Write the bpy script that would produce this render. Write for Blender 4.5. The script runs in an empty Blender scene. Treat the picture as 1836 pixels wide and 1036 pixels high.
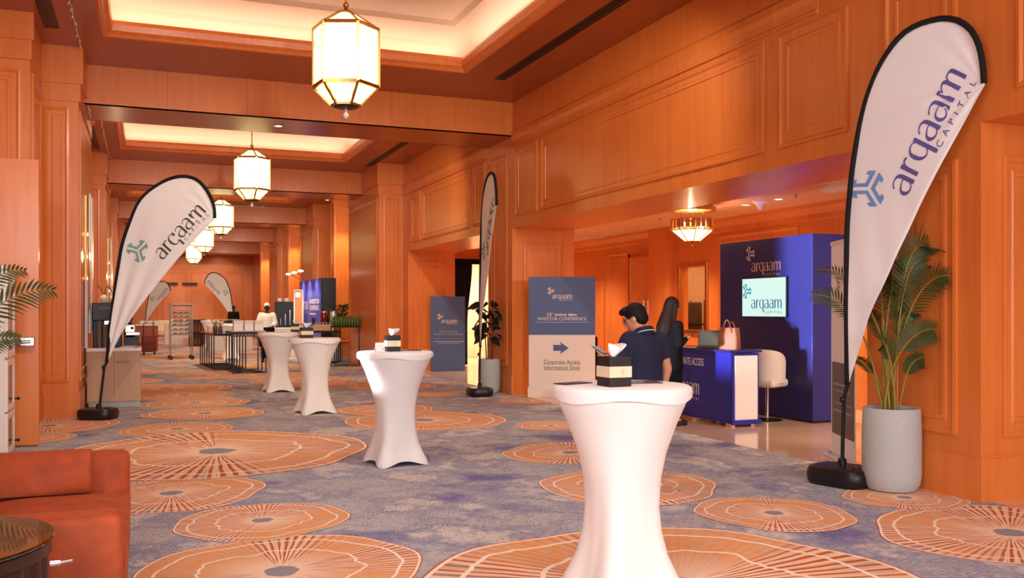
import bpy, bmesh, math, random
from mathutils import Vector, Matrix, Euler
random.seed(7)
C = bpy.context.scene.collection
PI = math.pi
# ------------------------------------------------------------------ camera
F = 1649.0; U0 = 918.0; VH = 557.0; CH = 1.5
AZ = math.atan(658/1649.0); SA, CA = math.sin(AZ), math.cos(AZ)
cam_d = bpy.data.cameras.new('camera'); cam = bpy.data.objects.new('camera', cam_d); C.objects.link(cam)
cam.location = (0, 0, CH); cam.rotation_euler = (PI/2, 0, -AZ)
cam_d.sensor_width = 36; cam_d.lens = F/1836*36; cam_d.shift_y = 39/1836; cam_d.clip_start = .05; cam_d.clip_end = 300
bpy.context.scene.camera = cam
# ------------------------------------------------------------------ world, daylight, exposure
w = bpy.data.worlds.new('world'); bpy.context.scene.world = w; w.use_nodes = True
bg = w.node_tree.nodes['Background']; bg.inputs[0].default_value = (.94, .97, 1.0, 1); bg.inputs[1].default_value = 1.2
sc = bpy.context.scene
sc.view_settings.view_transform = 'Standard'; sc.view_settings.look = 'None'; sc.view_settings.gamma = 1
sc.view_settings.use_curve_mapping = False; sc.view_settings.exposure = 0.22
WARM = (1.0, .72, .44)
def light(kind, name, loc, power, col=(1, 1, 1), rot=(0, 0, 0), size=(1, 1), spot=None, blend=.5, rad=.05, aim=None):
    d = bpy.data.lights.new(name, kind); o = bpy.data.objects.new(name, d); C.objects.link(o)
    o.location = loc; o.rotation_euler = rot; d.energy = power; d.color = col
    if kind == 'AREA': d.shape = 'RECTANGLE'; d.size, d.size_y = size
    elif kind == 'SUN': d.angle = rad
    else: d.shadow_soft_size = rad
    if spot: d.spot_size = math.radians(spot); d.spot_blend = blend
    if aim is not None: o.rotation_euler = (Vector(aim)-Vector(loc)).to_track_quat('-Z', 'Y').to_euler()
    return o
# daylight falling through the glazed end of the hall behind the camera
light('AREA', 'daylight_window', (2.2, -6.6, 3.2), 615, (.90, .96, 1.0), size=(7.6, 4.6), aim=(2.6, 7, .8))
light('AREA', 'added_side_fill', (-2.1, 1.2, 2.4), 280, (.90, .96, 1.0), size=(4.2, 3.2), aim=(6, 5.5, 2.2))  # added fill against the left wall, brightens the right side; no window there
# a cool, nearly level beam, assumed: area light added against the solid left wall
lb_ = light('AREA', 'assumed_cool_beam', (-2.1, 9.1, 1.75), 23, (.78, .80, 1.0), size=(1.4, 2.0), aim=(8.25, 9.80, 1.72))
lb_.data.spread = math.radians(3)
# ------------------------------------------------------------------ mesh helpers
def lin(c):
    def f(x):
        x /= 255.0
        return x/12.92 if x <= .04045 else ((x+.055)/1.055)**2.4
    return (f(c[0]), f(c[1]), f(c[2]), 1)
class MB:
    def __init__(s): s.v = []; s.f = []; s.m = []; s.uv = []; s.uv2 = []
    def add(s, vs, fs, mi=0):
        n = len(s.v); s.v += [tuple(p) for p in vs]
        for f in fs: s.f.append(tuple(i+n for i in f)); s.m.append(mi)
        return s
    def box(s, x0, y0, z0, x1, y1, z1, mi=0):
        if x0 > x1: x0, x1 = x1, x0
        if y0 > y1: y0, y1 = y1, y0
        if z0 > z1: z0, z1 = z1, z0
        return s.add([(x0,y0,z0),(x1,y0,z0),(x1,y1,z0),(x0,y1,z0),(x0,y0,z1),(x1,y0,z1),(x1,y1,z1),(x0,y1,z1)],
                     [(0,3,2,1),(4,5,6,7),(0,1,5,4),(1,2,6,5),(2,3,7,6),(3,0,4,7)], mi)
    def obox(s, M, sx, sy, sz, mi=0):
        b = MB().box(-sx/2, -sy/2, -sz/2, sx/2, sy/2, sz/2)
        return s.add([M @ Vector(p) for p in b.v], b.f, mi)
    def bar(s, a, b, wd, hd, mi=0):
        a, b = Vector(a), Vector(b); d = b-a
        M = Matrix.Translation((a+b)/2) @ d.to_track_quat('Z', 'Y').to_matrix().to_4x4()
        return s.obox(M, wd, hd, d.length, mi)
    def tube(s, pts, r, n=8, mi=0, cap=True, flat=1.0):
        pts = [Vector(p) for p in pts]; k = len(pts)
        rs = r if isinstance(r, (list, tuple)) else [r]*k
        vs = []; prev = None
        for i, p in enumerate(pts):
            t = (pts[min(i+1, k-1)]-pts[max(i-1, 0)]).normalized()
            if prev is None:
                a = Vector((0, 0, 1)) if abs(t.z) < .9 else Vector((1, 0, 0))
                x = t.cross(a).normalized()
            else:
                x = (prev - t*prev.dot(t)).normalized()
            prev = x; y = t.cross(x)
            for j in range(n):
                a = 2*PI*j/n
                vs.append(p + x*math.cos(a)*rs[i] + y*math.sin(a)*rs[i]*flat)
        fs = [(i*n+j, i*n+(j+1) % n, (i+1)*n+(j+1) % n, (i+1)*n+j) for i in range(k-1) for j in range(n)]
        if cap: fs += [tuple(range(n-1, -1, -1)), tuple((k-1)*n+j for j in range(n))]
        return s.add(vs, fs, mi)
    def lathe(s, prof, n=32, c=(0, 0, 0), mi=0, cap=True, a0=0.0):
        vs = []
        for r, z in prof:
            for j in range(n):
                a = a0+2*PI*j/n; vs.append((c[0]+r*math.cos(a), c[1]+r*math.sin(a), c[2]+z))
        k = len(prof)
        fs = [(i*n+j, i*n+(j+1) % n, (i+1)*n+(j+1) % n, (i+1)*n+j) for i in range(k-1) for j in range(n)]
        if cap: fs += [tuple(range(n-1, -1, -1)), tuple((k-1)*n+j for j in range(n))]
        return s.add(vs, fs, mi)
    def ball(s, c, r, n=12, m=8, mi=0):
        r = r if isinstance(r, (list, tuple)) else (r, r, r)
        vs = [(c[0], c[1], c[2]-r[2])]
        for i in range(1, m):
            b = -PI/2+PI*i/m
            for j in range(n):
                a = 2*PI*j/n; vs.append((c[0]+r[0]*math.cos(b)*math.cos(a), c[1]+r[1]*math.cos(b)*math.sin(a), c[2]+r[2]*math.sin(b)))
        vs.append((c[0], c[1], c[2]+r[2])); L = len(vs)-1
        fs = [(0, 1+(j+1) % n, 1+j) for j in range(n)]
        fs += [(1+i*n+j, 1+i*n+(j+1) % n, 1+(i+1)*n+(j+1) % n, 1+(i+1)*n+j) for i in range(m-2) for j in range(n)]
        fs += [(1+(m-2)*n+j, 1+(m-2)*n+(j+1) % n, L) for j in range(n)]
        return s.add(vs, fs, mi)
    def loft(s, rings, mi=0, cap=True):
        n = len(rings[0]); vs = [p for r in rings for p in r]; k = len(rings)
        fs = [(i*n+j, i*n+(j+1) % n, (i+1)*n+(j+1) % n, (i+1)*n+j) for i in range(k-1) for j in range(n)]
        if cap: fs += [tuple(range(n-1, -1, -1)), tuple((k-1)*n+j for j in range(n))]
        return s.add(vs, fs, mi)
    def cap(s, a, b, ra, rb, n=12, mi=0):            # a tapered limb with round ends
        a, b = Vector(a), Vector(b); t = (b-a).normalized()
        pts = []; rs = []
        for q in (-1, -.8, -.45): pts.append(a+t*ra*q); rs.append(max(.002, ra*math.sqrt(max(0, 1-q*q))))
        pts += [a, b]; rs += [ra, rb]
        for q in (.45, .8, 1): pts.append(b+t*rb*q); rs.append(max(.002, rb*math.sqrt(max(0, 1-q*q))))
        return s.tube(pts, rs, n, mi)
    def polys(s, ps, fn, mi=0):                      # flat 2-D polygons through a mapping
        for p in ps: s.add([fn(x, y) for x, y in p], [tuple(range(len(p)))], mi)
        return s
    def move(s, M):
        s.v = [tuple(M @ Vector(p)) for p in s.v]; return s
def obj(name, mb, mats, parent=None, smooth=False, bevel=0.0, seg=2, subsurf=0, loc=None, rot=None, solid=0):
    me = mb if isinstance(mb, bpy.types.Mesh) else bpy.data.meshes.new(name)
    if not isinstance(mb, bpy.types.Mesh):
        me.from_pydata(mb.v, [], mb.f)
        if mb.uv:
            l = me.uv_layers.new(name='uv'); l.data.foreach_set('uv', [c for p in mb.uv for c in p])
            if mb.uv2:
                l2 = me.uv_layers.new(name='uv2'); l2.data.foreach_set('uv', [c for p in mb.uv2 for c in p])
    if not isinstance(mats, (list, tuple)): mats = [mats]
    if len(me.materials) == 0:
        for m in mats: me.materials.append(m)
        if not isinstance(mb, bpy.types.Mesh) and len(mats) > 1: me.polygons.foreach_set('material_index', mb.m)
    if smooth:
        me.polygons.foreach_set('use_smooth', [True]*len(me.polygons))
        if smooth is not True: me.set_sharp_from_angle(angle=math.radians(smooth))
    me.update()
    o = bpy.data.objects.new(name, me); C.objects.link(o)
    if parent: o.parent = parent
    if loc: o.location = loc
    if rot: o.rotation_euler = rot
    if bevel:
        b = o.modifiers.new('bevel', 'BEVEL'); b.width = bevel; b.segments = seg; b.limit_method = 'ANGLE'; b.angle_limit = .7
    if subsurf:
        b = o.modifiers.new('sub', 'SUBSURF'); b.levels = subsurf; b.render_levels = subsurf
    if solid:
        b = o.modifiers.new('solid', 'SOLIDIFY'); b.thickness = solid; b.offset = 0
    return o
def tag(o, label=None, cat=None, group=None, kind=None):
    if label: o['label'] = label
    if cat: o['category'] = cat
    if group: o['group'] = group
    if kind: o['kind'] = kind
    return o
def thing(name, label, cat, loc=(0, 0, 0), rz=0, group=None):
    o = bpy.data.objects.new(name, None); C.objects.link(o); o.empty_display_size = .1
    o.location = loc; o.rotation_euler = (0, 0, rz)
    return tag(o, label, cat, group)
def struct(name, mb, m, parent=None, **k):
    o = obj(name, mb, m, parent, **k)
    if not parent: o['kind'] = 'structure'
    return o
def holder(name):
    o = bpy.data.objects.new(name, None); C.objects.link(o); o['kind'] = 'structure'; return o
def dup(root, loc, rz=None, label=None, group=None):
    r = root.copy(); C.objects.link(r); r.location = loc
    if rz is not None: r.rotation_euler = (0, 0, rz)
    if label: r['label'] = label
    if group: r['group'] = group
    for ch in list(root.children):
        c = ch.copy(); C.objects.link(c); c.parent = r
        for g in list(ch.children):
            d = g.copy(); C.objects.link(d); d.parent = c
    return r
def ray(u, v):
    a = (u-U0)/F
    return Vector((a*CA+SA, CA-a*SA, (VH-v)/F))
def at(u, v, d): return Vector((0, 0, CH))+ray(u, v)*d          # a point at camera depth d
def ground(u, v, z=0.0):
    r = ray(u, v); return Vector((0, 0, CH))+r*((z-CH)/r.z)
def remesh(mb, voxel, smooth=6, fac=.5):
    me = bpy.data.meshes.new('tmp'); me.from_pydata(mb.v, [], mb.f); me.update()
    o = bpy.data.objects.new('tmp', me); C.objects.link(o)
    m = o.modifiers.new('r', 'REMESH'); m.mode = 'VOXEL'; m.voxel_size = voxel
    if smooth:
        q = o.modifiers.new('s', 'SMOOTH'); q.iterations = smooth; q.factor = fac
    dg = bpy.context.evaluated_depsgraph_get(); dg.update()
    r = bpy.data.meshes.new_from_object(o.evaluated_get(dg), depsgraph=dg)
    bpy.data.objects.remove(o); r.polygons.foreach_set('use_smooth', [True]*len(r.polygons)); r.update()
    return r
# ------------------------------------------------------------------ materials
def nodes(name):
    m = bpy.data.materials.new(name); m.use_nodes = True
    nt = m.node_tree; return m, nt, nt.nodes['Principled BSDF']
def N(nt, t, **k):
    n = nt.nodes.new(t)
    for a, b in k.items(): setattr(n, a, b)
    return n
def mat(name, col, rough=.5, metal=0.0, spec=.5, emit=None, es=0.0, trans=0.0, ior=1.45, var=0.06, scale=14, bump=0.0, bscale=200, alpha=1.0, sheen=0.0, coat=0.0):
    m, nt, b = nodes(name); c = lin(col)
    b.inputs['Roughness'].default_value = rough; b.inputs['Metallic'].default_value = metal
    b.inputs['Specular IOR Level'].default_value = spec; b.inputs['IOR'].default_value = ior
    b.inputs['Transmission Weight'].default_value = trans; b.inputs['Alpha'].default_value = alpha
    b.inputs['Sheen Weight'].default_value = sheen; b.inputs['Coat Weight'].default_value = coat; b.inputs['Coat Roughness'].default_value = .12
    if var and trans == 0:
        tc = N(nt, 'ShaderNodeTexCoord'); n = N(nt, 'ShaderNodeTexNoise'); n.inputs['Scale'].default_value = scale; n.inputs['Detail'].default_value = 4
        nt.links.new(tc.outputs['Object'], n.inputs['Vector'])
        r = N(nt, 'ShaderNodeValToRGB'); r.color_ramp.elements[0].position = .3; r.color_ramp.elements[1].position = .7
        r.color_ramp.elements[0].color = tuple(x*(1-var) for x in c[:3])+(1,); r.color_ramp.elements[1].color = tuple(min(1, x*(1+var)) for x in c[:3])+(1,)
        nt.links.new(n.outputs['Fac'], r.inputs['Fac']); nt.links.new(r.outputs['Color'], b.inputs['Base Color'])
    else: b.inputs['Base Color'].default_value = c
    if emit: b.inputs['Emission Color'].default_value = lin(emit); b.inputs['Emission Strength'].default_value = es
    if bump:
        tc = N(nt, 'ShaderNodeTexCoord'); n = N(nt, 'ShaderNodeTexNoise'); n.inputs['Scale'].default_value = bscale; n.inputs['Detail'].default_value = 3
        nt.links.new(tc.outputs['Object'], n.inputs['Vector'])
        bp = N(nt, 'ShaderNodeBump'); bp.inputs['Strength'].default_value = bump; bp.inputs['Distance'].default_value = .01
        nt.links.new(n.outputs['Fac'], bp.inputs['Height']); nt.links.new(bp.outputs['Normal'], b.inputs['Normal'])
    return m
def wood(name, a, bcol, rough=.3, stretch=(9, 9, .6), coat=.06):
    m, nt, b = nodes(name)
    tc = N(nt, 'ShaderNodeTexCoord'); mp = N(nt, 'ShaderNodeMapping'); mp.inputs['Scale'].default_value = stretch
    nt.links.new(tc.outputs['Object'], mp.inputs['Vector'])
    n = N(nt, 'ShaderNodeTexNoise'); n.inputs['Scale'].default_value = 1.6; n.inputs['Detail'].default_value = 6; n.inputs['Roughness'].default_value = .55
    nt.links.new(mp.outputs['Vector'], n.inputs['Vector'])
    n2 = N(nt, 'ShaderNodeTexNoise'); n2.inputs['Scale'].default_value = .9; n2.inputs['Detail'].default_value = 2
    nt.links.new(tc.outputs['Object'], n2.inputs['Vector'])
    mx = N(nt, 'ShaderNodeMath', operation='MULTIPLY_ADD'); mx.inputs[1].default_value = .55
    nt.links.new(n.outputs['Fac'], mx.inputs[0])
    m2 = N(nt, 'ShaderNodeMath', operation='MULTIPLY'); m2.inputs[1].default_value = .45
    nt.links.new(n2.outputs['Fac'], m2.inputs[0]); nt.links.new(m2.outputs[0], mx.inputs[2])
    r = N(nt, 'ShaderNodeValToRGB'); r.color_ramp.elements[0].position = .34; r.color_ramp.elements[1].position = .66
    r.color_ramp.elements[0].color = lin(bcol); r.color_ramp.elements[1].color = lin(a)
    nt.links.new(mx.outputs[0], r.inputs['Fac']); nt.links.new(r.outputs['Color'], b.inputs['Base Color'])
    b.inputs['Roughness'].default_value = rough; b.inputs['Coat Weight'].default_value = coat; b.inputs['Coat Roughness'].default_value = .15; b.inputs['Specular IOR Level'].default_value = .38
    return m
M_WOOD = wood('orange_veneer', (226, 131, 62), (209, 113, 50))
M_WOODX = wood('orange_veneer_beam', (226, 131, 62), (209, 113, 50))
M_DOOR = wood('orange_door_veneer', (224, 136, 78), (208, 120, 64), rough=.22)
M_CREAM = mat('cream_ceiling_paint', (232, 208, 186), .45, var=.02, scale=1)
M_BLACK = mat('black_plastic', (22, 21, 22), .38)
M_BLACKM = mat('black_metal', (36, 31, 28), .4, metal=.3)
M_SLEEVE = mat('black_webbing', (14, 13, 13), .8, bump=.3, bscale=400)
M_WHITEF = mat('white_spandex', (240, 238, 234), .75, var=.015, scale=5, sheen=.15)
M_SAIL = mat('white_flag_polyester', (234, 234, 234), .55, var=.015, scale=3, sheen=.2)
M_CHROME = mat('polished_chrome', (225, 225, 225), .12, metal=1, var=0)
M_STEEL = mat('brushed_steel', (128, 116, 104), .36, metal=1, var=.05)
M_BRASS = mat('aged_brass', (190, 142, 84), .28, metal=1, var=.08)
M_GOLD = mat('gold_trim', (214, 150, 84), .2, metal=1, var=.03)
M_NAVY = mat('navy_print_board', (42, 46, 114), .42, var=.03, scale=2)
M_NAVYS = mat('slate_blue_print', (70, 88, 134), .5, var=.03, scale=2)
M_BLUE = mat('royal_blue_print', (38, 44, 150), .35, var=.03, scale=2)
M_WHITE = mat('white_laminate', (236, 230, 222), .4, var=.015)
M_WPRINT = mat('white_print', (240, 238, 236), .5, var=0)
M_OFFW = mat('off_white_board', (226, 212, 200), .5, var=.015)
M_DARKT = mat('dark_grey_print', (84, 74, 74), .6, var=0)
M_PURPLE = mat('violet_print', (96, 88, 158), .6, var=0)
M_GREYP = mat('taupe_grey_print', (112, 102, 100), .6, var=0)
M_CYAN = mat('sky_blue_print', (112, 152, 208), .6, var=.1, scale=4)
M_TEAL = mat('teal_print', (120, 168, 164), .6, var=.06)
M_STONE = mat('grey_concrete_pot', (178, 182, 180), .7, var=.04, scale=30, bump=.15, bscale=300)
M_SOIL = mat('dark_potting_soil', (40, 30, 22), .95, bump=.6, bscale=60)
M_LEAF = mat('palm_leaf_green', (62, 74, 30), .5, var=.3, scale=9)
M_LEAFD = mat('rubber_plant_leaf', (32, 36, 22), .3, var=.25, scale=9, coat=.3)
M_STEM = mat('palm_stem_yellow_green', (150, 138, 52), .55, var=.15, scale=20)
M_BARK = mat('brown_bark', (112, 76, 48), .8, var=.2, scale=30)
M_SKIN = mat('light_skin', (214, 150, 118), .5, var=.05, scale=20)
M_SKIND = mat('dark_skin', (58, 34, 22), .5, var=.06, scale=20)
M_HAIR = mat('black_hair', (20, 14, 12), .65, spec=.3, var=.3, scale=60)
M_HAIRB = mat('dark_brown_hair', (40, 23, 15), .7, spec=.25, var=.35, scale=30)
M_POLO = mat('navy_polo_knit', (30, 34, 62), .85, var=.06, scale=40, bump=.1, bscale=600)
M_BLACKC = mat('black_suiting', (13, 12, 13), .9, spec=.2, var=.1)
M_KHAKI = mat('beige_trouser_cotton', (178, 160, 140), .85)
M_GLASSC = mat('clear_glass', (240, 240, 240), .05, trans=1.0, var=0)
M_TISSUE = mat('white_tissue', (244, 242, 240), .9, var=.02)
M_BOXB = mat('black_leatherette', (30, 27, 26), .5, bump=.3, bscale=260)
M_BAND = mat('cream_card_band', (226, 208, 176), .6, var=.02)
M_BANDP = mat('tan_print', (196, 172, 130), .6, var=0)
M_GREEN = mat('green_bottle_glass', (84, 104, 36), .12, var=.1, coat=.3)
M_LABELW = mat('grey_print', (150, 150, 150), .6, var=0)
print('p1 ok')
# ------------------------------------------------------------------ carpet, medallions
def carpet_mat():
    m, nt, b = nodes('woven_carpet_blue_grey'); L = nt.links.new
    tc = N(nt, 'ShaderNodeTexCoord')
    def noise(sc, det, mp=None, rough=.5):
        n = N(nt, 'ShaderNodeTexNoise'); n.inputs['Scale'].default_value = sc; n.inputs['Detail'].default_value = det; n.inputs['Roughness'].default_value = rough
        if mp:
            q = N(nt, 'ShaderNodeMapping'); q.inputs['Scale'].default_value = mp[0]; q.inputs['Rotation'].default_value = (0, 0, mp[1]); q.inputs['Location'].default_value = (mp[2], mp[2], 0)
            L(tc.outputs['Object'], q.inputs['Vector']); L(q.outputs['Vector'], n.inputs['Vector'])
        else: L(tc.outputs['Object'], n.inputs['Vector'])
        return n.outputs['Fac']
    def ramp(f, stops):
        r = N(nt, 'ShaderNodeValToRGB'); e = r.color_ramp.elements
        e[0].position = stops[0][0]; e[0].color = stops[0][1]; e[1].position = stops[1][0]; e[1].color = stops[1][1]
        for p, c in stops[2:]:
            k = e.new(p); k.color = c
        L(f, r.inputs['Fac']); return r.outputs['Color']
    def mix(f, a, c, mode='MIX'):
        x = N(nt, 'ShaderNodeMix', data_type='RGBA', blend_type=mode)
        if isinstance(f, float): x.inputs[0].default_value = f
        else: L(f, x.inputs[0])
        L(a, x.inputs[6]) if not isinstance(a, tuple) else setattr(x.inputs[6], 'default_value', a)
        L(c, x.inputs[7]) if not isinstance(c, tuple) else setattr(x.inputs[7], 'default_value', c)
        return x.outputs[2]
    big = noise(1.15, 5, ((1, .8, 1), .5, 3.0), .62)
    base = ramp(big, [(.30, lin((144, 147, 156))), (.42, lin((192, 191, 194))), (.53, lin((160, 162, 180))), (.60, lin((216, 211, 206))), (.70, lin((166, 168, 174)))])
    pur = ramp(noise(.8, 4, ((1, 1, 1), .2, 11.0), .6), [(.56, (0, 0, 0, 1)), (.66, (1, 1, 1, 1))])
    base = mix(pur, base, lin((126, 122, 170)))
    tan = ramp(noise(.9, 5, ((.6, 1.6, 1), -.35, 5.0), .65), [(.60, (0, 0, 0, 1)), (.70, (.7, .7, .7, 1))])
    base = mix(tan, base, lin((204, 186, 168)))
    wv = mix(ramp(noise(1.0, 2, ((3, 3, 1), 0, 2.0)), [(.46, (0, 0, 0, 1)), (.52, (1, 1, 1, 1))]),
             noise(1.0, 3, ((16, 130, 1), .45, 1.0), .6), noise(1.0, 3, ((130, 16, 1), .45, 7.0), .6))
    s1 = ramp(wv, [(.40, (.62, .62, .65, 1)), (.62, (1.28, 1.28, 1.26, 1))])
    base = mix(1.0, base, s1, 'MULTIPLY')
    fine = ramp(noise(340, 2), [(.25, (.82, .82, .82, 1)), (.75, (1.16, 1.16, 1.16, 1))])
    base = mix(1.0, base, fine, 'MULTIPLY')
    L(base, b.inputs['Base Color']); b.inputs['Roughness'].default_value = .95; b.inputs['Specular IOR Level'].default_value = .1
    return m
def medal_mat():
    m, nt, b = nodes('woven_carpet_orange_medallion'); L = nt.links.new
    uv = N(nt, 'ShaderNodeUVMap', uv_map='uv'); uv2 = N(nt, 'ShaderNodeUVMap', uv_map='uv2')
    s = N(nt, 'ShaderNodeSeparateXYZ'); L(uv.outputs[0], s.inputs[0]); s2 = N(nt, 'ShaderNodeSeparateXYZ'); L(uv2.outputs[0], s2.inputs[0])
    r = s.outputs[0]; seed = s2.outputs[0]
    def M(op, a, c=None, d=None):
        n = N(nt, 'ShaderNodeMath', operation=op)
        for i, x in enumerate((a, c, d)):
            if x is None: continue
            if isinstance(x, (int, float)): n.inputs[i].default_value = x
            else: L(x, n.inputs[i])
        return n.outputs[0]
    th = M('MULTIPLY', s.outputs[1], 2*PI); cx = M('COSINE', th); cy = M('SINE', th)
    def ang(freq, zoff, rk=0.0, det=2):
        n = N(nt, 'ShaderNodeTexNoise'); n.inputs['Scale'].default_value = 1; n.inputs['Detail'].default_value = det
        c = N(nt, 'ShaderNodeCombineXYZ'); L(M('MULTIPLY', cx, freq), c.inputs[0]); L(M('MULTIPLY', cy, freq), c.inputs[1])
        L(M('ADD', M('MULTIPLY_ADD', seed, 7.3, zoff), M('MULTIPLY', r, rk)), c.inputs[2]); L(c.outputs[0], n.inputs['Vector'])
        return n.outputs['Fac']
    def ss(x, a, c):
        n = N(nt, 'ShaderNodeMapRange', interpolation_type='SMOOTHSTEP'); L(x, n.inputs[0]); n.inputs[1].default_value = a; n.inputs[2].default_value = c
        return n.outputs[0]
    def mix(f, a, c):
        x = N(nt, 'ShaderNodeMix', data_type='RGBA'); L(f, x.inputs[0])
        for i, k in ((6, a), (7, c)):
            if isinstance(k, tuple): x.inputs[i].default_value = k
            else: L(k, x.inputs[i])
        return x.outputs[2]
    tc = N(nt, 'ShaderNodeTexCoord')
    pn = N(nt, 'ShaderNodeTexNoise'); pn.inputs['Scale'].default_value = 9; pn.inputs['Detail'].default_value = 6; pn.inputs['Roughness'].default_value = .7; L(tc.outputs['Object'], pn.inputs['Vector'])
    fib = N(nt, 'ShaderNodeTexNoise'); fib.inputs['Scale'].default_value = 260; L(tc.outputs['Object'], fib.inputs['Vector'])
    OR = lin((238, 166, 108)); DK = lin((190, 96, 52)); CRM = lin((255, 240, 220)); GR = lin((150, 154, 162)); TAN = lin((222, 184, 150))
    col = mix(ss(pn.outputs['Fac'], .35, .7), OR, TAN)
    sect = ss(ang(1.1, 3.0), .38, .52)                                  # sectors where the rays show
    st_ = M('SINE', M('MULTIPLY_ADD', ang(2.2, 0.0, .25), 9.0, M('MULTIPLY', th, 84.0)))
    rays = ss(st_, .15, .55)
    rays2 = ss(M('SINE', M('MULTIPLY_ADD', ang(3.0, 9.0, .3), 11.0, M('MULTIPLY', th, 131.0))), .1, .6)
    fade = M('MULTIPLY', ss(r, .12, .3), M('MULTIPLY_ADD', sect, .9, .10))
    inner = M('SUBTRACT', 1.0, ss(r, .14, .62))
    col = mix(M('MULTIPLY', inner, .6), col, CRM)
    col = mix(M('MULTIPLY', sect, M('MULTIPLY', fade, .55)), col, CRM)
    col = mix(M('MULTIPLY', rays2, M('MULTIPLY', fade, .4)), col, OR)
    col = mix(M('MULTIPLY', rays, M('MULTIPLY', fade, .95)), col, DK)
    gsh = M('MULTIPLY', ss(ang(22.0, 21.0, 1.0), .57, .63), M('MULTIPLY', ss(r, .55, .95), M('MULTIPLY', sect, .6)))
    col = mix(gsh, col, GR)
    def line(rad, amp, fr, off, wd):
        rr = M('MULTIPLY_ADD', ang(fr, off, 0, 3), amp, rad-amp*.5)
        d = M('ABSOLUTE', M('SUBTRACT', r, rr))
        return M('SUBTRACT', 1.0, ss(d, wd*.6, wd))
    col = mix(line(.56, .30, 1.6, 31.0, .014), col, CRM)
    col = mix(line(.84, .16, 1.9, 45.0, .014), col, CRM)
    col = mix(ss(r, .968, .975), col, CRM)
    col = mix(ss(r, .988, .994), col, DK)
    core = M('SUBTRACT', 1.0, ss(M('MULTIPLY_ADD', ang(1.5, 60.0), .05, M('SUBTRACT', r, .025)), .115, .125))
    col = mix(core, col, GR)
    x = N(nt, 'ShaderNodeMix', data_type='RGBA', blend_type='MULTIPLY'); x.inputs[0].default_value = 1
    rp = N(nt, 'ShaderNodeValToRGB'); rp.color_ramp.elements[0].color = (.8, .8, .8, 1); rp.color_ramp.elements[1].color = (1.15, 1.15, 1.15, 1); L(fib.outputs['Fac'], rp.inputs[0])
    L(col, x.inputs[6]); L(rp.outputs[0], x.inputs[7]); L(x.outputs[2], b.inputs['Base Color'])
    b.inputs['Roughness'].default_value = .95; b.inputs['Specular IOR Level'].default_value = .1
    return m
XE = 6.17                                                              # carpet edge / marble
cb = MB()
def flat(vs, mi, seed=0, uvs=None):
    n = len(cb.v); cb.v += vs; cb.f.append(tuple(range(n, n+len(vs)))); cb.m.append(mi)
    cb.uv += uvs or [(0, 0)]*len(vs); cb.uv2 += [(seed, 0)]*len(vs)
cb.box(-2.2, -7, -.05, XE, 58.2, 0.0); cb.uv += [(0, 0)]*24; cb.uv2 += [(0, 0)]*24
meds = []                                                              # (u, v, radius) read on the carpet
for u, v, r in [(388,809,1.62),(307,884,.76),(470,933,.60),(505,1024,.84),(1218,1052,1.38),(1388,920,.575),(1812,955,.88),(1622,892,.48),
                (1128,871,.78),(1022,811,.72),(987,763,.48),(760,753,1.14),(775,707,.52),(690,734,.78),(945,718,.5),(318,769,.70),(367,741,.84),
                (350,722,.86),(330,708,.84),(87,763,.86),(45,786,.55)]:
    g = ground(u, v); meds.append((g.x, g.y, r))
rr = random.Random(21)
for _ in range(400):
    x = rr.uniform(-.9, 6.0); y = rr.uniform(17.5, 57); r = rr.uniform(.45, 1.3)
    if len(meds) < 75 and all((x-a)**2+(y-b)**2 > (.72*(r+c))**2 for a, b, c in meds): meds.append((x, y, r))
for a, b, c in [(1.4, 2.2, .9), (3.9, 2.2, .7), (5.4, 3.2, .5), (3.4, .2, 1.2), (.2, -1.5, 1.3), (5.2, -1.6, .9), (2.4, -3.6, 1.1)]: meds.append((a, b, c))
for i, (x0, y0, R) in enumerate(sorted(meds, key=lambda q: -q[1])):
    z = .0012+.00045*(i % 6); K = 64; sd = rr.uniform(0, 50); ph = [rr.uniform(0, 6.28) for _ in range(4)]
    def rad(a): return R*(1+.035*math.sin(2*a+ph[0])+.03*math.sin(3*a+ph[1])+.022*math.sin(5*a+ph[2])+.012*math.sin(9*a+ph[3]))
    rings = [.02, .35, .7, 1.0]
    def P(k, q):
        a = 2*PI*k/K
        x = x0+rad(a)*q*math.cos(a); return (min(max(x, -2.19), XE-.003), y0+rad(a)*q*math.sin(a), z)
    for k in range(K):
        for j in range(3):
            q0, q1 = rings[j], rings[j+1]
            p = [P(k, q0), P(k, q1), P(k+1, q1), P(k+1, q0)]
            flat(p, 1, sd, [(q0, k/K), (q1, k/K), (q1, (k+1)/K), (q0, (k+1)/K)])
    flat([P(k, .02) for k in range(K)], 1, sd, [(.01, k/K) for k in range(K)])
carpet = struct('floor_carpet', cb, [carpet_mat(), medal_mat()])
carpet['label'] = 'grey blue hall carpet woven with orange ringed medallions'
# ------------------------------------------------------------------ marble floor of the side lobby
M_MARBLE = mat('polished_beige_marble', (226, 184, 148), .12, var=.07, scale=1.6, coat=.3)
M_MARBLE2 = mat('beige_marble_joint', (186, 146, 112), .35)
floor = struct('floor', MB().box(XE, -7, -.05, 10.2, 30, -.004), M_MARBLE2)
tile = None
T = .97
y = 3.0
while y < 24.6:
    x = XE
    while x < 10.0:
        wx = min(T, 10.1-x)
        t = obj('tile', MB().box(x+.0015, y+.0015, -.006, x+wx-.0015, y+T-.0015, 0), M_MARBLE, floor)
        x += T
    y += T
obj('tile_field', MB().box(XE, -7, -.006, 10.1, 2.997, 0), M_MARBLE, floor)['kind'] = 'stuff'
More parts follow.
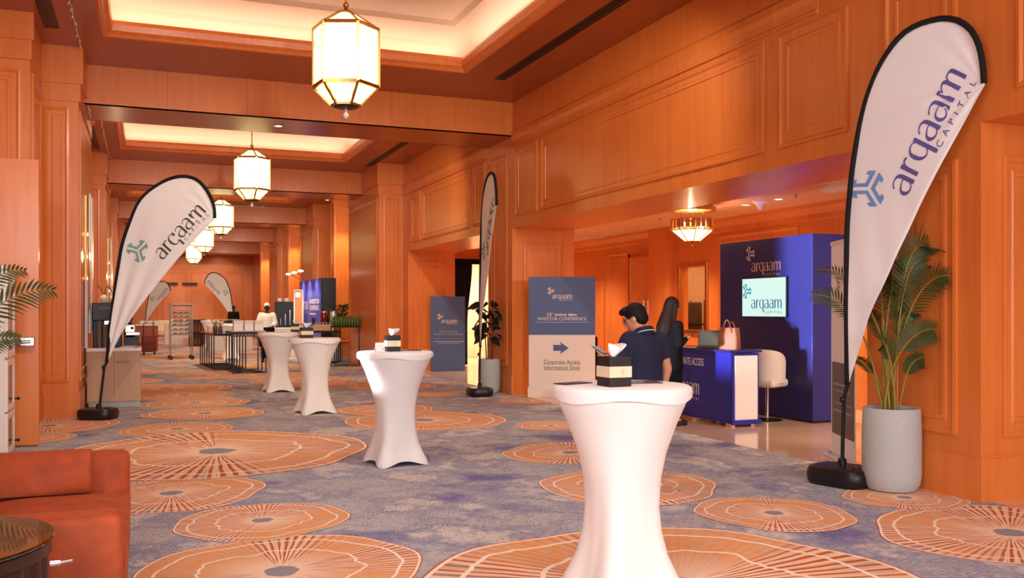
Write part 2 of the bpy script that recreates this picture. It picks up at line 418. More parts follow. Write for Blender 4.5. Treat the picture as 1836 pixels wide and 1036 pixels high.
# ------------------------------------------------------------------ shell
XR, XRI = 6.08, 7.30                       # corridor face and lobby face of the portal wall
ZS, ZB, ZL = 5.20, 4.60, 2.98              # soffit, beam underside, lintel
PITCH = 9.25
XL = -1.33
def panel(o, u, v, n, wu, hv, parent, name='panel', m=None, inset=0):
    """a raised-and-fielded panel: concentric rectangles with their own depth"""
    o, u, v, n = (Vector(q) for q in (o, u, v, n))
    steps = [(0, 0), (0, .022), (.03, .026), (.05, .008), (.10, .008), (.115, .016), (.15, .016), (.155, .004)]
    mb = MB(); vs = []
    for d, h in steps:
        d = min(d, wu*.45, hv*.45)
        for a, c in ((d, d), (wu-d, d), (wu-d, hv-d), (d, hv-d)): vs.append(o+u*a+v*c+n*h)
    k = len(steps)
    fs = [(i*4+j, i*4+(j+1) % 4, (i+1)*4+(j+1) % 4, (i+1)*4+j) for i in range(k-1) for j in range(4)]
    fs.append(tuple((k-1)*4+j for j in range(4)))
    mb.add(vs, fs)
    return obj(name, mb, m or M_WOOD, parent)
NX, PX_, NY, PY_, ZU = (-1, 0, 0), (1, 0, 0), (0, -1, 0), (0, 1, 0), (0, 0, 1)
wr = MB()
wr.box(XR, -7, ZL, XRI, 22.2, ZS)                      # fascia over the portals
for y0, y1 in ((-7, -3.9), (5.33, 6.55), (15.23, 16.46)): wr.box(XR, y0, 0, XRI, y1, ZL)
wr.box(XR, 22.2, 0, XRI, 58, ZS)
wall_right = struct('wall_right', wr, M_WOOD)
def rpanel(y0, y1, z0, z1): return panel((XR, y0, z0), PY_, ZU, NX, y1-y0, z1-z0, wall_right)
rpanel(8.03, 13.89, 3.17, 4.34); rpanel(14.09, 15.06, 3.17, 4.34); rpanel(6.79, 7.79, 3.17, 4.34); rpanel(-1.2, 5.0, 3.17, 4.34)
rpanel(15.45, 16.25, .5, 4.34); rpanel(5.55, 6.33, .5, 2.72); rpanel(5.55, 6.33, 3.17, 4.34)
rpanel(16.6, 17.35, 3.17, 4.34); rpanel(17.55, 20.9, 3.17, 4.34); rpanel(21.1, 21.9, 3.17, 4.34)
for y0, y1 in ((26.9, 28.9), (30.0, 31.6), (35.6, 39.1), (40.3, 41.0), (45, 48.6), (51.2, 53)): rpanel(y0, y1, .6, 4.3)
# return faces of the portals
for yy in (15.23, 22.2, 5.33): panel((XR+.22, yy, .5), PX_, ZU, NY, XRI-XR-.44, 2.22, wall_right)
# cornice along the fascia and plinths
cor = MB()
prof = [(0, 4.70), (.028, 4.66), (.034, 4.58), (.012, 4.52), (.012, 4.44), (.03, 4.42), (.03, 4.40), (0, 4.385)]
def along_y(mb, prof, x, y0, y1, sgn):
    a = [(x+sgn*d, y0, z) for d, z in prof]; c = [(x+sgn*d, y1, z) for d, z in prof]
    k = len(prof); mb.add(a+c, [(i, i+1, k+i+1, k+i) for i in range(k-1)]+[tuple(range(k)), tuple(range(2*k-1, k-1, -1))])
for y0, y1 in ((-7, 5.95), (7.2, 15.2), (16.45, 22.7)): along_y(cor, prof, XR, y0, y1, -1)
struct('trim_1', cor, M_WOOD)
bb = MB()
def plinth(mb, x0, y0, x1, y1, h=.36, p=.022):
    mb.box(x0-p, y0-p, 0, x1+p, y1+p, h-.02); mb.box(x0-p*.5, y0-p*.5, h-.02, x1+p*.5, y1+p*.5, h)
for y0, y1 in ((5.33, 6.55), (15.23, 16.46), (22.2, 22.7)): plinth(bb, XR, y0, XRI, y1)
plinth(bb, XR, 26.5, XRI, 58)
struct('baseboard_right', bb, M_WOOD)
# pilasters of the right wall: wide blocks with capitals, and thin lit fins
def pilaster(parent, x0, x1, y0, y1, side):
    mb = MB().box(x0, y0, 0, x1, y1, ZB-.1)
    mb.box(x0-.02, y0-.02, 0, x1+.02, y1+.02, .36)
    mb.box(x0-.025, y0-.025, ZB-.16, x1+.025, y1+.025, ZB+.08); mb.box(x0-.06, y0-.06, ZB+.08, x1+.06, y1+.06, ZS)
    p = obj('pilaster', mb, M_WOOD, parent)
    if x1-x0 > .4: panel((x0+.12, y0, .5), PX_, ZU, NY, x1-x0-.24, 3.85, p)
    if side < 0: panel((x0, y0+.15, .5), PY_, ZU, NX, y1-y0-.3, 3.85, p)
    else: panel((x1, y0+.15, .5), PY_, ZU, PX_, y1-y0-.3, 3.85, p)
    return p
for y0, y1 in ((22.7, 26.4), (32.2, 35.2), (41.4, 44.6)): pilaster(wall_right, 5.46, XR, y0, y1, -1)
for y0, x0 in ((29.25, 5.56), (39.6, 5.62), (49.5, 5.62)):
    mb = MB().box(x0, y0, 0, XR, y0+.5, ZS); p = obj('pilaster', mb, M_WOOD, wall_right)
    panel((x0+.05, y0, .5), PX_, ZU, NY, XR-x0-.06, 4.1, p)
    mb = MB().box(x0-.03, y0-.03, 0, x0, y0+.05, 4.9); obj('edge_strip', mb, M_GOLD, p)
# left wall
wl = MB()
wl.box(-2.45, -7, 0, -2.2, 12.87, ZS)
wl.box(-2.45, 12.87, 0, XL, 58, ZS)
wall_left = struct('wall_left', wl, M_WOOD)
for y0 in (12.87,):
    panel((-2.05, y0, .5), PX_, ZU, NY, .62, 4.0, wall_left)
capl = MB().box(-2.2, 12.83, 4.62, XL+.02, 12.9, 4.86).box(-2.2, 12.80, 4.86, XL+.05, 12.9, ZS)
obj('capital', capl, M_WOOD, wall_left)
panel((XL, 13.05, .5), PY_, ZU, PX_, 1.1, 4.0, wall_left)
for k in range(5):
    y0 = 14.3+PITCH*k
    pilaster(wall_left, XL-.1, -.87, y0, min(y0+3.0, 57.9), 1)
    if y0+9 < 58:
        panel((XL, y0+3.3, .5), PY_, ZU, PX_, 2.7, 3.9, wall_left); panel((XL, y0+6.2, .5), PY_, ZU, PX_, 2.7, 3.9, wall_left)
bl = MB(); plinth(bl, -2.4, 12.87, XL, 58); bl.box(-2.2, -7, 0, -2.18, 12.8, .3)
struct('baseboard_left', bl, M_WOOD)
# far end wall
wb = struct('wall_back', MB().box(-2.4, 58, 0, 10.2, 58.25, ZS), M_WOOD)
for x0 in (-.7, .9, 2.5, 4.1): panel((x0, 58, .5), PX_, ZU, NY, 1.45, 3.3, wb)
for x0 in (.95, 2.05): obj('ledge', MB().box(x0, 57.86, 3.02, x0+.85, 58, 3.18), mat('dark_ledge', (84, 40, 22), .5), wb, bevel=.02)
# glazed end behind the camera
wn = MB()
for x in (-2.4, -.3, 1.8, 3.9, 6.0): wn.box(x-.05, -7.06, 0, x+.05, -6.94, ZS)
for z in (.06, 2.6, ZS-.06): wn.box(-2.4, -7.06, z-.06, 6.1, -6.94, z+.06)
struct('window_1', wn, M_BRASS)
# ceiling: soffits, beams of veneered panels, coved trays
M_SOFF = wood('shaded_orange_veneer', (170, 86, 42), (152, 72, 34), rough=.28, stretch=(5, .8, 5))  # orange veneer darkened: the shade of the undersides is put into its colour
ceiling = holder('ceiling')
TX0, TX1 = -.50, 4.60
trays = []
for k in range(-1, 5):
    b0 = 15.2+PITCH*(k-1)                     # rear face of the beam before this bay is b0+1.25
    ya, yb = b0+1.25, b0+PITCH
    trays.append((ya+1.7, yb-1.72))
yprev = -7.0
sf = MB()
for (t0, t1) in trays:
    sf.box(-2.45, yprev, ZS, XRI, t0, ZS+.12); sf.box(-2.45, t0, ZS, TX0, t1, ZS+.12); sf.box(TX1, t0, ZS, XRI, t1, ZS+.12); yprev = t1
sf.box(-2.45, yprev, ZS, XRI, 58.2, ZS+.12)
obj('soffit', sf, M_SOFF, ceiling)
for i, (t0, t1) in enumerate(trays):
    tb = MB(); e = .28
    loops = [(e, ZS+.12), (e+.04, ZS+.30), (e-.08, ZS+.46), (e-.30, ZS+.56), (-.25, ZS+.60), (-.32, ZS+.66), (-.42, ZS+.66)]
    vs = []
    for d, z in loops: vs += [(TX0-d, t0-d, z), (TX1+d, t0-d, z), (TX1+d, t1+d, z), (TX0-d, t1+d, z)]
    fs = [(a*4+j, a*4+(j+1) % 4, (a+1)*4+(j+1) % 4, (a+1)*4+j) for a in range(len(loops)-1) for j in range(4)]
    fs.append(tuple((len(loops)-1)*4+j for j in range(4)))
    tb.add(vs, fs); obj('tray', tb, M_CREAM, ceiling, smooth=25)
    mb = MB(); lo = [(.0, ZS+.14), (.02, ZS+.19), (-.07, ZS+.19), (-.10, ZS+.13), (-.085, ZS+.05), (-.035, ZS+.01), (-.02, ZS-.02), (.02, ZS-.025), (.06, ZS)]
    vs = []
    for d, z in lo: vs += [(TX0-d, t0-d, z), (TX1+d, t0-d, z), (TX1+d, t1+d, z), (TX0-d, t1+d, z)]
    mb.add(vs, [(a*4+j, a*4+(j+1) % 4, (a+1)*4+(j+1) % 4, (a+1)*4+j) for a in range(len(lo)-1) for j in range(4)])
    obj('tray_moulding', mb, M_WOOD, ceiling)
    # cove lamps lie on the soffit behind the moulding
    pw = 2.5; COVE = (1.0, .78, .58)
    xm, ym = (TX0+TX1)/2, (t0+t1)/2
    light('AREA', 'cove_lamp', (TX0-.13, ym, ZS+.15), pw*(t1-t0), COVE, rot=(PI, 0, 0), size=(.1, t1-t0))
    light('AREA', 'cove_lamp', (TX1+.13, ym, ZS+.15), pw*(t1-t0), COVE, rot=(PI, 0, 0), size=(.1, t1-t0))
    light('AREA', 'cove_lamp', (xm, t0-.13, ZS+.15), pw*(TX1-TX0), COVE, rot=(PI, 0, 0), size=(TX1-TX0, .1))
    light('AREA', 'cove_lamp', (xm, t1+.13, ZS+.15), pw*(TX1-TX0), COVE, rot=(PI, 0, 0), size=(TX1-TX0, .1))
xs = [-.87, .32, 1.52, 2.70, 3.88, 5.0, XR]
for k in range(-1, 5):
    y0 = 15.2+PITCH*k; y1 = y0+1.25
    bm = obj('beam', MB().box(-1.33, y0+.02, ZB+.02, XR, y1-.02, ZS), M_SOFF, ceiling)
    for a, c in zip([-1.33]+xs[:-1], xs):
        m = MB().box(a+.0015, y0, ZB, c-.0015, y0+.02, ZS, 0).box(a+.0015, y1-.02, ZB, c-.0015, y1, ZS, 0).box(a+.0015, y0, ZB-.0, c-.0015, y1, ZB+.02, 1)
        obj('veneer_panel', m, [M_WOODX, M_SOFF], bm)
# lobby behind the portals
lb = MB().box(10.0, -7, 0, 10.2, 15.0, 3.3).box(10.0, 15.95, 0, 10.2, 24.2, 3.3).box(10.0, 15.0, 0, 10.2, 15.95, 1.12).box(10.0, 15.0, 2.36, 10.2, 15.95, 3.3)
wall_lobby = struct('wall_lobby', lb, M_WOOD)
for y0, y1, z0, z1 in ((12.3, 14.6, .5, 2.9), (3.6, 6.6, .5, 2.8), (7, 9.6, .5, 2.8), (19.2, 21.2, .5, 2.2), (18.05, 19.0, .5, 2.8)): panel((10.0, y0, z0), PY_, ZU, NX, y1-y0, z1-z0, wall_lobby)
obj('pilaster', MB().box(9.8, 16.15, 0, 10.0, 16.85, 3.2), M_WOOD, wall_lobby)
lc = MB().box(XRI, -7, 3.2, 10.2, 24.2, 3.32)
cl = struct('ceiling_lobby', lc, mat('warm_white_ceiling', (228, 178, 132), .4, var=.02))
crn = MB(); along_y(crn, [(0, 2.95), (.04, 2.97), (.05, 3.05), (.16, 3.14), (.18, 3.2), (0, 3.2)], 10.0, -7, 24, -1)
struct('trim_2', crn, M_WOOD)
we = MB().box(XRI-1.2, 24.0, 0, 7.86, 24.2, 3.2).box(9.05, 24.0, 0, 10.2, 24.2, 3.2).box(7.86, 24.0, 2.92, 9.05, 24.2, 3.2)
struct('wall_lobby_end', we, M_WOOD)
# stone corridor beyond the curtained doorway, slabs one by one
ws = struct('wall_stone', MB().box(7.2, 28.0, 0, 11.5, 28.2, 3.3).box(11.3, 24.2, 0, 11.5, 28, 3.3), mat('stone_joint', (176, 140, 104), .7))
ms = mat('honed_cream_stone', (226, 194, 156), .5, var=.06, scale=2)
for i in range(5):
    for j in range(4): obj('stone_slab', MB().box(7.3+.85*i+.004, 27.97, .8*j+.004, 8.15+.85*i-.004, 28, .8*j+.796), ms, ws)
struct('ceiling_stone_passage', MB().box(7.2, 24.2, 3.2, 11.5, 28.2, 3.3), M_CREAM)
struct('floor_stone_passage', MB().box(7.2, 24.0, -.05, 11.5, 28.2, -.002), M_MARBLE)
light('AREA', 'passage_lamp', (9.4, 26.2, 3.15), 260, (1.0, .86, .66), size=(1.6, 1.6))
# lobby door leaf with gold frame and pull bars
d1 = holder('door_1')
obj('leaf', MB().box(9.955, 16.92, .02, 9.998, 17.86, 2.66), M_DOOR, d1, bevel=.006)
obj('frame', MB().box(9.93, 17.86, 0, 9.999, 17.95, 2.75).box(9.93, 16.85, 2.66, 9.999, 17.95, 2.75), M_GOLD, d1, bevel=.008)
for yy in (17.0, 17.18):
    obj('pull_bar', MB().tube([(9.88, yy, 1.12), (9.88, yy, 1.72)], .016, 10).tube([(9.96, yy, 1.2), (9.88, yy, 1.2)], .01, 8).tube([(9.96, yy, 1.64), (9.88, yy, 1.64)], .01, 8), M_CHROME, d1, smooth=40)
# hatch window in the lobby wall with its gold frame and the store room behind it
w2 = holder('window_2')
fr = MB().box(9.96, 15.90, 1.07, 10.03, 16.02, 2.42).box(9.96, 14.93, 1.07, 10.03, 15.0, 2.42).box(9.96, 15.0, 2.36, 10.03, 15.9, 2.42).box(9.95, 15.0, 1.05, 10.05, 15.9, 1.12)
obj('window_frame', fr, M_GOLD, w2, bevel=.008)
store = MB().box(11.9, 14.2, 0, 12.0, 17.4, 3).box(10.2, 17.3, 0, 12, 17.4, 3).box(10.2, 14.2, 0, 12, 14.3, 3).box(10.2, 14.2, 3, 12, 17.4, 3.1)
struct('wall_store_room', store, mat('store_room_beige', (222, 176, 130), .6))
struct('floor_store_room', MB().box(10.2, 14.2, -.05, 12, 17.4, 0), M_MARBLE2)
light('AREA', 'store_lamp', (11, 15.8, 2.95), 30, WARM, size=(1, 1))
print('p2 ok')
# ------------------------------------------------------------------ lettering
def text2d(s, size=1.0, sx=1.0, spacing=1.0, align='LEFT', bold=0.0):
    cu = bpy.data.curves.new('t', 'FONT'); cu.body = s; cu.size = size; cu.space_character = spacing; cu.align_x = align; cu.offset = bold; cu.resolution_u = 3
    o = bpy.data.objects.new('t', cu); C.objects.link(o)
    dg = bpy.context.evaluated_depsgraph_get(); dg.update()
    me = bpy.data.meshes.new_from_object(o.evaluated_get(dg), depsgraph=dg)
    ps = [[(me.vertices[i].co.x*sx, me.vertices[i].co.y) for i in p.vertices] for p in me.polygons]
    bpy.data.objects.remove(o); bpy.data.curves.remove(cu); bpy.data.meshes.remove(me)
    return ps
def fit(ps, x0, x1, y0=0.0, h=None):
    xs_ = [p[0] for q in ps for p in q]; ys_ = [p[1] for q in ps for p in q]
    k = (x1-x0)/(max(xs_)-min(xs_)); ky = k if h is None else h/(max(ys_)-min(ys_))
    b = min(ys_) if h is not None else 0
    return [[(x0+(x-min(xs_))*k, y0+(y-b)*ky) for x, y in q] for q in ps]
def stroke(pts, ws, n=9):
    """a pen stroke: Catmull-Rom through pts with a width at each point"""
    P = [Vector(p).to_2d() if len(p) > 2 else Vector(p) for p in pts]; out = []
    for i in range(len(P)-1):
        a, b, c, d = P[max(i-1, 0)], P[i], P[i+1], P[min(i+2, len(P)-1)]
        for k in range(n+(i == len(P)-2)):
            t = k/n
            q = .5*((2*b)+(c-a)*t+(2*a-5*b+4*c-d)*t*t+(3*b-a-3*c+d)*t**3)
            out.append((q, ws[i]+(ws[i+1]-ws[i])*t))
    res = []; L = []
    for i, (q, wd) in enumerate(out):
        t = (out[min(i+1, len(out)-1)][0]-out[max(i-1, 0)][0]).normalized(); nn = Vector((-t.y, t.x))
        L.append((q+nn*wd/2, q-nn*wd/2))
    for (a, b), (c, d) in zip(L[:-1], L[1:]): res.append([tuple(a), tuple(b), tuple(d), tuple(c)])
    return res
TH, TN = .15, .055
def rect(x0, y0, x1, y1): return [[(x0, y0), (x1, y0), (x1, y1), (x0, y1)]]
def g_a():
    return (rect(.47, 0, .62, .66) + stroke([(.545, .64), (.50, .88), (.34, .985), (.16, .93), (.07, .80)], [.15, .13, .07, .055, .06]) +
            stroke([(.50, .60), (.30, .57), (.11, .45), (.07, .24), (.16, .07), (.30, .03), (.42, .09), (.50, .22)], [.05, .055, .09, .14, .11, .075, .05, .05])), .70
def g_r():
    return (rect(.06, 0, .21, .98)+stroke([(.19, .66), (.24, .86), (.35, .95), (.46, .90)], [.05, .06, .09, .10])), .50
def g_q():
    return (rect(.52, -.42, .67, .98)+stroke([(.56, .80), (.44, .95), (.28, .95), (.12, .80), (.09, .5), (.14, .2), (.28, .03), (.44, .05), (.56, .2)],
            [.05, .055, .07, .11, .15, .12, .075, .05, .05])), .76
def g_m():
    return (rect(.06, 0, .21, .98)+stroke([(.19, .68), (.28, .88), (.42, .965), (.545, .85), (.565, .6), (.565, 0)], [.05, .055, .08, .14, .15, .15]) +
            stroke([(.62, .68), (.70, .88), (.84, .965), (.965, .85), (.985, .6), (.985, 0)], [.05, .055, .08, .14, .15, .15])), 1.12
def word2d(x0, W, xh, y0=0.0):
    res = []; x = 0
    for g in (g_a, g_r, g_q, g_a, g_a, g_m):
        p, wd = g(); res += [[(a+x, b) for a, b in q] for q in p]; x += wd
    k = W/(x-.04); return [[(x0+a*k, y0+b*xh) for a, b in q] for q in res]
EMB = [(32, 0), (175, 248), (236, 146), (213, 80), (168, 124), (97, 0), (168, -124), (213, -80), (236, -146), (175, -248)]
def emblem2d(cx, cy, R, rot=0.0, kx=1.0):
    res = []
    for k in range(3):
        a = rot+k*2*PI/3; c, s = math.cos(a), math.sin(a)
        res.append([(cx+kx*(x*c-y*s)*R/310, cy+(x*s+y*c)*R/310) for x, y in EMB])
    return res
def logo(parent, fn, x0, y0, W, xh=None, m=None, me=None, cap=True, em=True):
    xh = xh or .2*W
    obj('lettering', MB().polys(word2d(x0, W, xh, y0), fn), m, parent)
    if cap: obj('lettering', MB().polys(fit(text2d('CAPITAL', spacing=1.7), x0+.44*W, x0+W, y0-.30*xh-.055*W, .05*W+.01), fn), m, parent)
    if em: obj('emblem', MB().polys(emblem2d(x0-.07*W, y0+xh*1.0+.19*W, .19*W, PI), fn), me or m, parent)
# ------------------------------------------------------------------ feather flags
def resample(p, n):
    p = [Vector(q) for q in p]; L = [0]
    for a, b in zip(p[:-1], p[1:]): L.append(L[-1]+(b-a).length)
    out = []; j = 0
    for i in range(n):
        t = L[-1]*i/(n-1)
        while j < len(p)-2 and L[j+1] < t: j += 1
        k = (t-L[j])/max(1e-9, L[j+1]-L[j]); out.append(p[j].lerp(p[j+1], min(1, k)))
    return out
def smooth_curve(p, n=6):
    P = [Vector(q) for q in p]; out = []
    for i in range(len(P)-1):
        a, b, c, d = P[max(i-1, 0)], P[i], P[i+1], P[min(i+2, len(P)-1)]
        for k in range(n):
            t = k/n; out.append(.5*((2*b)+(c-a)*t+(2*a-5*b+4*c-d)*t*t+(3*b-a-3*c+d)*t**3))
    return out+[P[-1]]
def flag(label, loc, rz, ub, vb, s, lead, trail, pole, base_px, art, mirror=1, group=None, mats=None, sleeve_r=.024, fan=None, qf=None):
    """lead/trail: sail outline, pole: its free lower part; given in outline units (ub, vb = foot of the pole), s = metres per unit"""
    t = thing('feather_flag', label, 'flag', loc, rz, group)
    q = qf or (lambda p: (mirror*(p[0]-ub)*s, (vb-p[1])*s))
    Ld = resample(smooth_curve([q(p) for p in lead]), 56); Tr = resample(smooth_curve([q(p) for p in trail]), 56)
    tip = q(trail[-1]); fx, fz = Ld[0]
    top = q(lead[-1])
    def wr(x, z):
        a = .012*math.sin(3.1*z+2.3*x)
        dx, dz = x-fx, z-fz; an = math.atan2(dx*mirror, dz); r = math.hypot(dx, dz)
        a += .020*min(1, r/.4)*math.sin(an*fan)*max(0, 1-r/2.4) if fan else .006*math.sin(23*x+3*z)*max(0, 1-r/2.2)
        e = math.hypot(x-top[0], z-top[1]); b = math.atan2(z-top[1], x-top[0])
        a += .008*math.sin(b*17)*math.exp(-((e-.3)/.25)**2)
        return a
    NB = 26; vs = []
    for a, b in zip(Ld, Tr):
        for j in range(NB+1):
            p = a.lerp(b, j/NB); vs.append((p.x, wr(p.x, p.y), p.y))
    fs = [(i*(NB+1)+j, i*(NB+1)+j+1, (i+1)*(NB+1)+j+1, (i+1)*(NB+1)+j) for i in range(55) for j in range(NB)]
    sail = obj('sail', MB().add(vs, fs), M_SAIL, t, smooth=True, solid=.002)
    sl = [Vector((p.x, wr(p.x, p.y)*.3, p.y)) for p in Ld]
    obj('sleeve', MB().tube(sl, sleeve_r, 8, flat=1.0), M_SLEEVE, t, smooth=True)
    pp = [q(p) for p in pole]
    pm = MB().tube([(x, 0, z) for x, z in pp]+[tuple(sl[0])], .017, 10)
    obj('pole', pm, M_BLACKM, t, smooth=40)
    x0, z0 = pp[0]
    obj('collar', MB().lathe([(.034, 0), (.034, .04), (.026, .05), (.026, .085), (.036, .09), (.036, .13), (.022, .145)], 16, (x0, 0, z0-.02)), M_BLACK, t, smooth=40)
    obj('clamp_knob', MB().ball((pp[-1][0], -.02, pp[-1][1]), .028), M_BLACK, t, smooth=True)
    bw, bd, bh = base_px
    def ring(k, z):
        return [(k*bw/2*math.copysign(abs(math.cos(a))**.55, math.cos(a)), k*bd/2*math.copysign(abs(math.sin(a))**.55, math.sin(a)), z) for a in [2*PI*i/40 for i in range(40)]]
    bs = MB().loft([ring(.90, .0), ring(.97, .02), ring(1, bh*.45), ring(.985, bh*.7), ring(.93, bh*.93), ring(.80, bh), ring(.55, bh*.97), ring(.2, bh*.98)])
    bo = obj('base', bs, M_BLACK, t, smooth=50)
    obj('filler_cap', MB().lathe([(.035, 0), (.035, .012), (.028, .018)], 14, (bw*.3, -bd*.1, bh*.97)), M_BLACKM, bo, smooth=40)
    def f(u, v): x, z = q((u, v)); return (x, wr(x, z)-.006, z)
    def axis(p0, p1):                        # text runs along a line of the outline plane
        a, b = Vector(p0), Vector(p1); ex = (b-a).normalized(); ey = Vector((ex.y, -ex.x))
        return a, ex, ey, (b-a).length
    (w0, w1, xh, c0, c1, chh, ec, eR, eRot) = art; mw, mc, mem = mats
    a, ex, ey, W = axis(w0, w1)
    obj('lettering', MB().polys(word2d(0, W, xh), lambda x, y: f(*(a+ex*x+ey*y))), mw, t)
    a2, ex2, ey2, W2 = axis(c0, c1)
    obj('lettering', MB().polys(fit(text2d('CAPITAL', spacing=1.9), 0, W2, 0, chh), lambda x, y: f(*(a2+ex2*x+ey2*y))), mc, t)
    for pl in emblem2d(0, 0, eR, eRot): obj('emblem', MB().polys([pl], lambda x, y: f(ec[0]+x, ec[1]-y)), mem, t)
    return t
F1L = [(1519,690),(1519,610),(1518,480),(1519,400),(1524,340),(1530,290),(1543,220),(1559,163),(1581,112),(1611,68),(1643,45),(1680,34),(1700,33),(1720,38),(1741,54),(1755,82),(1762,118),(1764,149)]
F1T = [(1521,692),(1541,628),(1561,565),(1591,495),(1617,435),(1661,345),(1708,259),(1766,151)]
ART1 = ((1626,354),(1735,134),34,(1689,266),(1752,148),11,(1557,338),36,0.02)
P1 = [(1510,846),(1511,790),(1513,716)]
g = ground(1510, 868)
S1 = 7.76/F
e1 = at(1769, 149, 6.95); e1 = Vector((e1.x-g.x, e1.y-g.y)).normalized(); n1 = Vector((-e1.y, e1.x))
def qv(p):                                  # the sail hangs in a vertical plane that runs beside the wall
    r = ray(*p); t = Vector((g1.x, g1.y)).dot(n1)/Vector((r.x, r.y)).dot(n1); h = Vector((r.x*t-g1.x, r.y*t-g1.y))
    return (h.dot(e1), CH+r.z*t)
g1 = g.copy()
flag('white feather flag with violet lettering beside the palm pot on the near carpet', (g.x, g.y, 0), math.atan2(e1.y, e1.x), 1510, 870, S1, F1L, F1T, P1, (.56, .42, .16), ART1, mats=(M_PURPLE, M_PURPLE, M_CYAN), qf=qv)
F2L = [(190,648),(202,542),(214,455),(222,422),(232,395),(245,365),(260,346),(278,332),(298,320.5),(319,314.5),(338,315),(355,322.5),(369,338),(379,357),(383.5,373),(384,389)]
F2T = [(192,647),(213,605),(247,552),(290,495),(333,445),(384,391)]
g = ground(176, 751)
flag('white feather flag with grey lettering and teal emblem leaning beside the coffee counter', (g.x, g.y, 0), -AZ, 175, 749, 12.75/F, F2L, F2T, [(176,738),(181,700),(186,656)], (.50, .42, .15),
     ((291,465),(370,377),21,(333,430),(375,384),6.5,(246,447),22,-.25), mats=(M_DARKT, M_GREYP, M_TEAL), fan=34)
g = at(860, 705, 16.2)
flag('white feather flag turned edge-on beside the dark rubber plant', (g.x, g.y, 0), -AZ-math.radians(75), 1510, 870, S1*.975, F1L, F1T, P1, (.52, .44, .15), ART1, mats=(M_DARKT, M_GREYP, M_TEAL), qf=qv)
ARTF = ART1
g = ground(424, 606)
flag('white feather flag with mirrored print standing by the far end wall', (g.x, g.y, 0), -AZ, 175, 747, .0083, F2L, F2T, [(176,738),(181,700),(186,656)], (.5, .42, .15),
     ((291,465),(370,377),21,(333,430),(375,384),6.5,(246,447),22,-.25), mirror=-1, mats=(M_GREYP, M_GREYP, M_TEAL))
g = ground(256, 606)
flag('white feather flag half hidden behind the leaning teal emblem flag', (g.x, g.y, 0), -AZ, 175, 747, .0072, F2L, F2T, [(176,738),(181,700),(186,656)], (.5, .42, .15),
     ((291,465),(370,377),21,(333,430),(375,384),6.5,(246,447),22,-.25), mats=(M_GREYP, M_GREYP, M_TEAL))
# ------------------------------------------------------------------ pendant lanterns
def lantern_glass():
    m, nt, b = nodes('etched_lantern_glass_lit'); L = nt.links.new
    tc = N(nt, 'ShaderNodeTexCoord'); v = N(nt, 'ShaderNodeTexVoronoi', feature='F1'); v.inputs['Scale'].default_value = 5.5; L(tc.outputs['Object'], v.inputs['Vector'])
    wv = N(nt, 'ShaderNodeMath', operation='MULTIPLY'); wv.inputs[1].default_value = 15; L(v.outputs['Distance'], wv.inputs[0])
    sn = N(nt, 'ShaderNodeMath', operation='SINE'); L(wv.outputs[0], sn.inputs[0])
    r = N(nt, 'ShaderNodeValToRGB'); r.color_ramp.elements[0].position = .66; r.color_ramp.elements[0].color = (1, .86, .28, 1); r.color_ramp.elements[1].position = .84; r.color_ramp.elements[1].color = (.25, .18, .075, 1)
    L(sn.outputs[0], r.inputs[0]); L(r.outputs[0], b.inputs['Emission Color']); b.inputs['Emission Strength'].default_value = 3.4
    b.inputs['Base Color'].default_value = (.9, .85, .7, 1); b.inputs['Roughness'].default_value = .25
    return m
M_LGL = lantern_glass()
M_CRYS = mat('cut_crystal', (235, 225, 210), .15, var=0, metal=.2)
def lantern(loc, label):
    t = thing('pendant_lantern', label, 'lantern', loc, 0, 'pendant lanterns along the hall')
    R = .375
    lv = [(.10, 4.90), (R, 4.72), (R, 4.06), (.165, 3.85)]
    off = math.radians(-90-21.5+30)
    def pt(r, z, k): a = off+k*PI/3; return Vector((r*math.cos(a), r*math.sin(a), z))
    fr = MB()
    for k in range(6):
        for (r0, z0), (r1, z1) in zip(lv[:-1], lv[1:]): fr.bar(pt(r0, z0, k), pt(r1, z1, k), .03, .03)
        for r, z in lv: fr.bar(pt(r, z, k), pt(r, z, k+1), .03, .04 if r == R else .025)
    obj('frame', fr, M_BRASS, t)
    for (r0, z0), (r1, z1) in zip(lv[:-1], lv[1:]):
        for k in range(6):
            q = [pt(r0, z0, k), pt(r0, z0, k+1), pt(r1, z1, k+1), pt(r1, z1, k)]
            c = sum(q, Vector())/4; n = (q[1]-q[0]).cross(q[3]-q[0]).normalized(); n = n if n.dot(Vector((c.x, c.y, 0))) > 0 else -n
            a = [c+(p-c)*.95 for p in q]; bq = [p-n*.006 for p in a]
            obj('pane', MB().add(a+bq, [(0,1,2,3),(7,6,5,4),(0,4,5,1),(1,5,6,2),(2,6,7,3),(3,7,4,0)]), M_LGL, t)
    obj('bottom_cap', MB().lathe([(.15, 3.845), (.13, 3.825), (.03, 3.815)], 24), M_BLACKM, t, smooth=40)
    obj('finial', MB().lathe([(.012, 3.82), (.02, 3.79), (.012, 3.775), (.032, 3.755), (.036, 3.735), (.02, 3.71), (.004, 3.70)], 12), M_CRYS, t, smooth=40)
    obj('stem', MB().tube([(0, 0, 4.9), (0, 0, 5.83)], .012, 8).lathe([(.10, 4.905), (.06, 4.93), (.02, 4.96)], 16).lathe([(.09, 5.84), (.09, 5.86)], 20).ball((0, 0, 5.0), .035), M_BRASS, t, smooth=40)
    return t
ls = ['large lit lantern hanging nearest under the first bright ceiling tray', 'second lit lantern hanging below the second ceiling tray',
      'third lit lantern beyond the top of the leaning teal emblem flag', 'fourth lit lantern between the leaning flag and the end wall', 'smallest lit lantern hanging farthest down the hall']
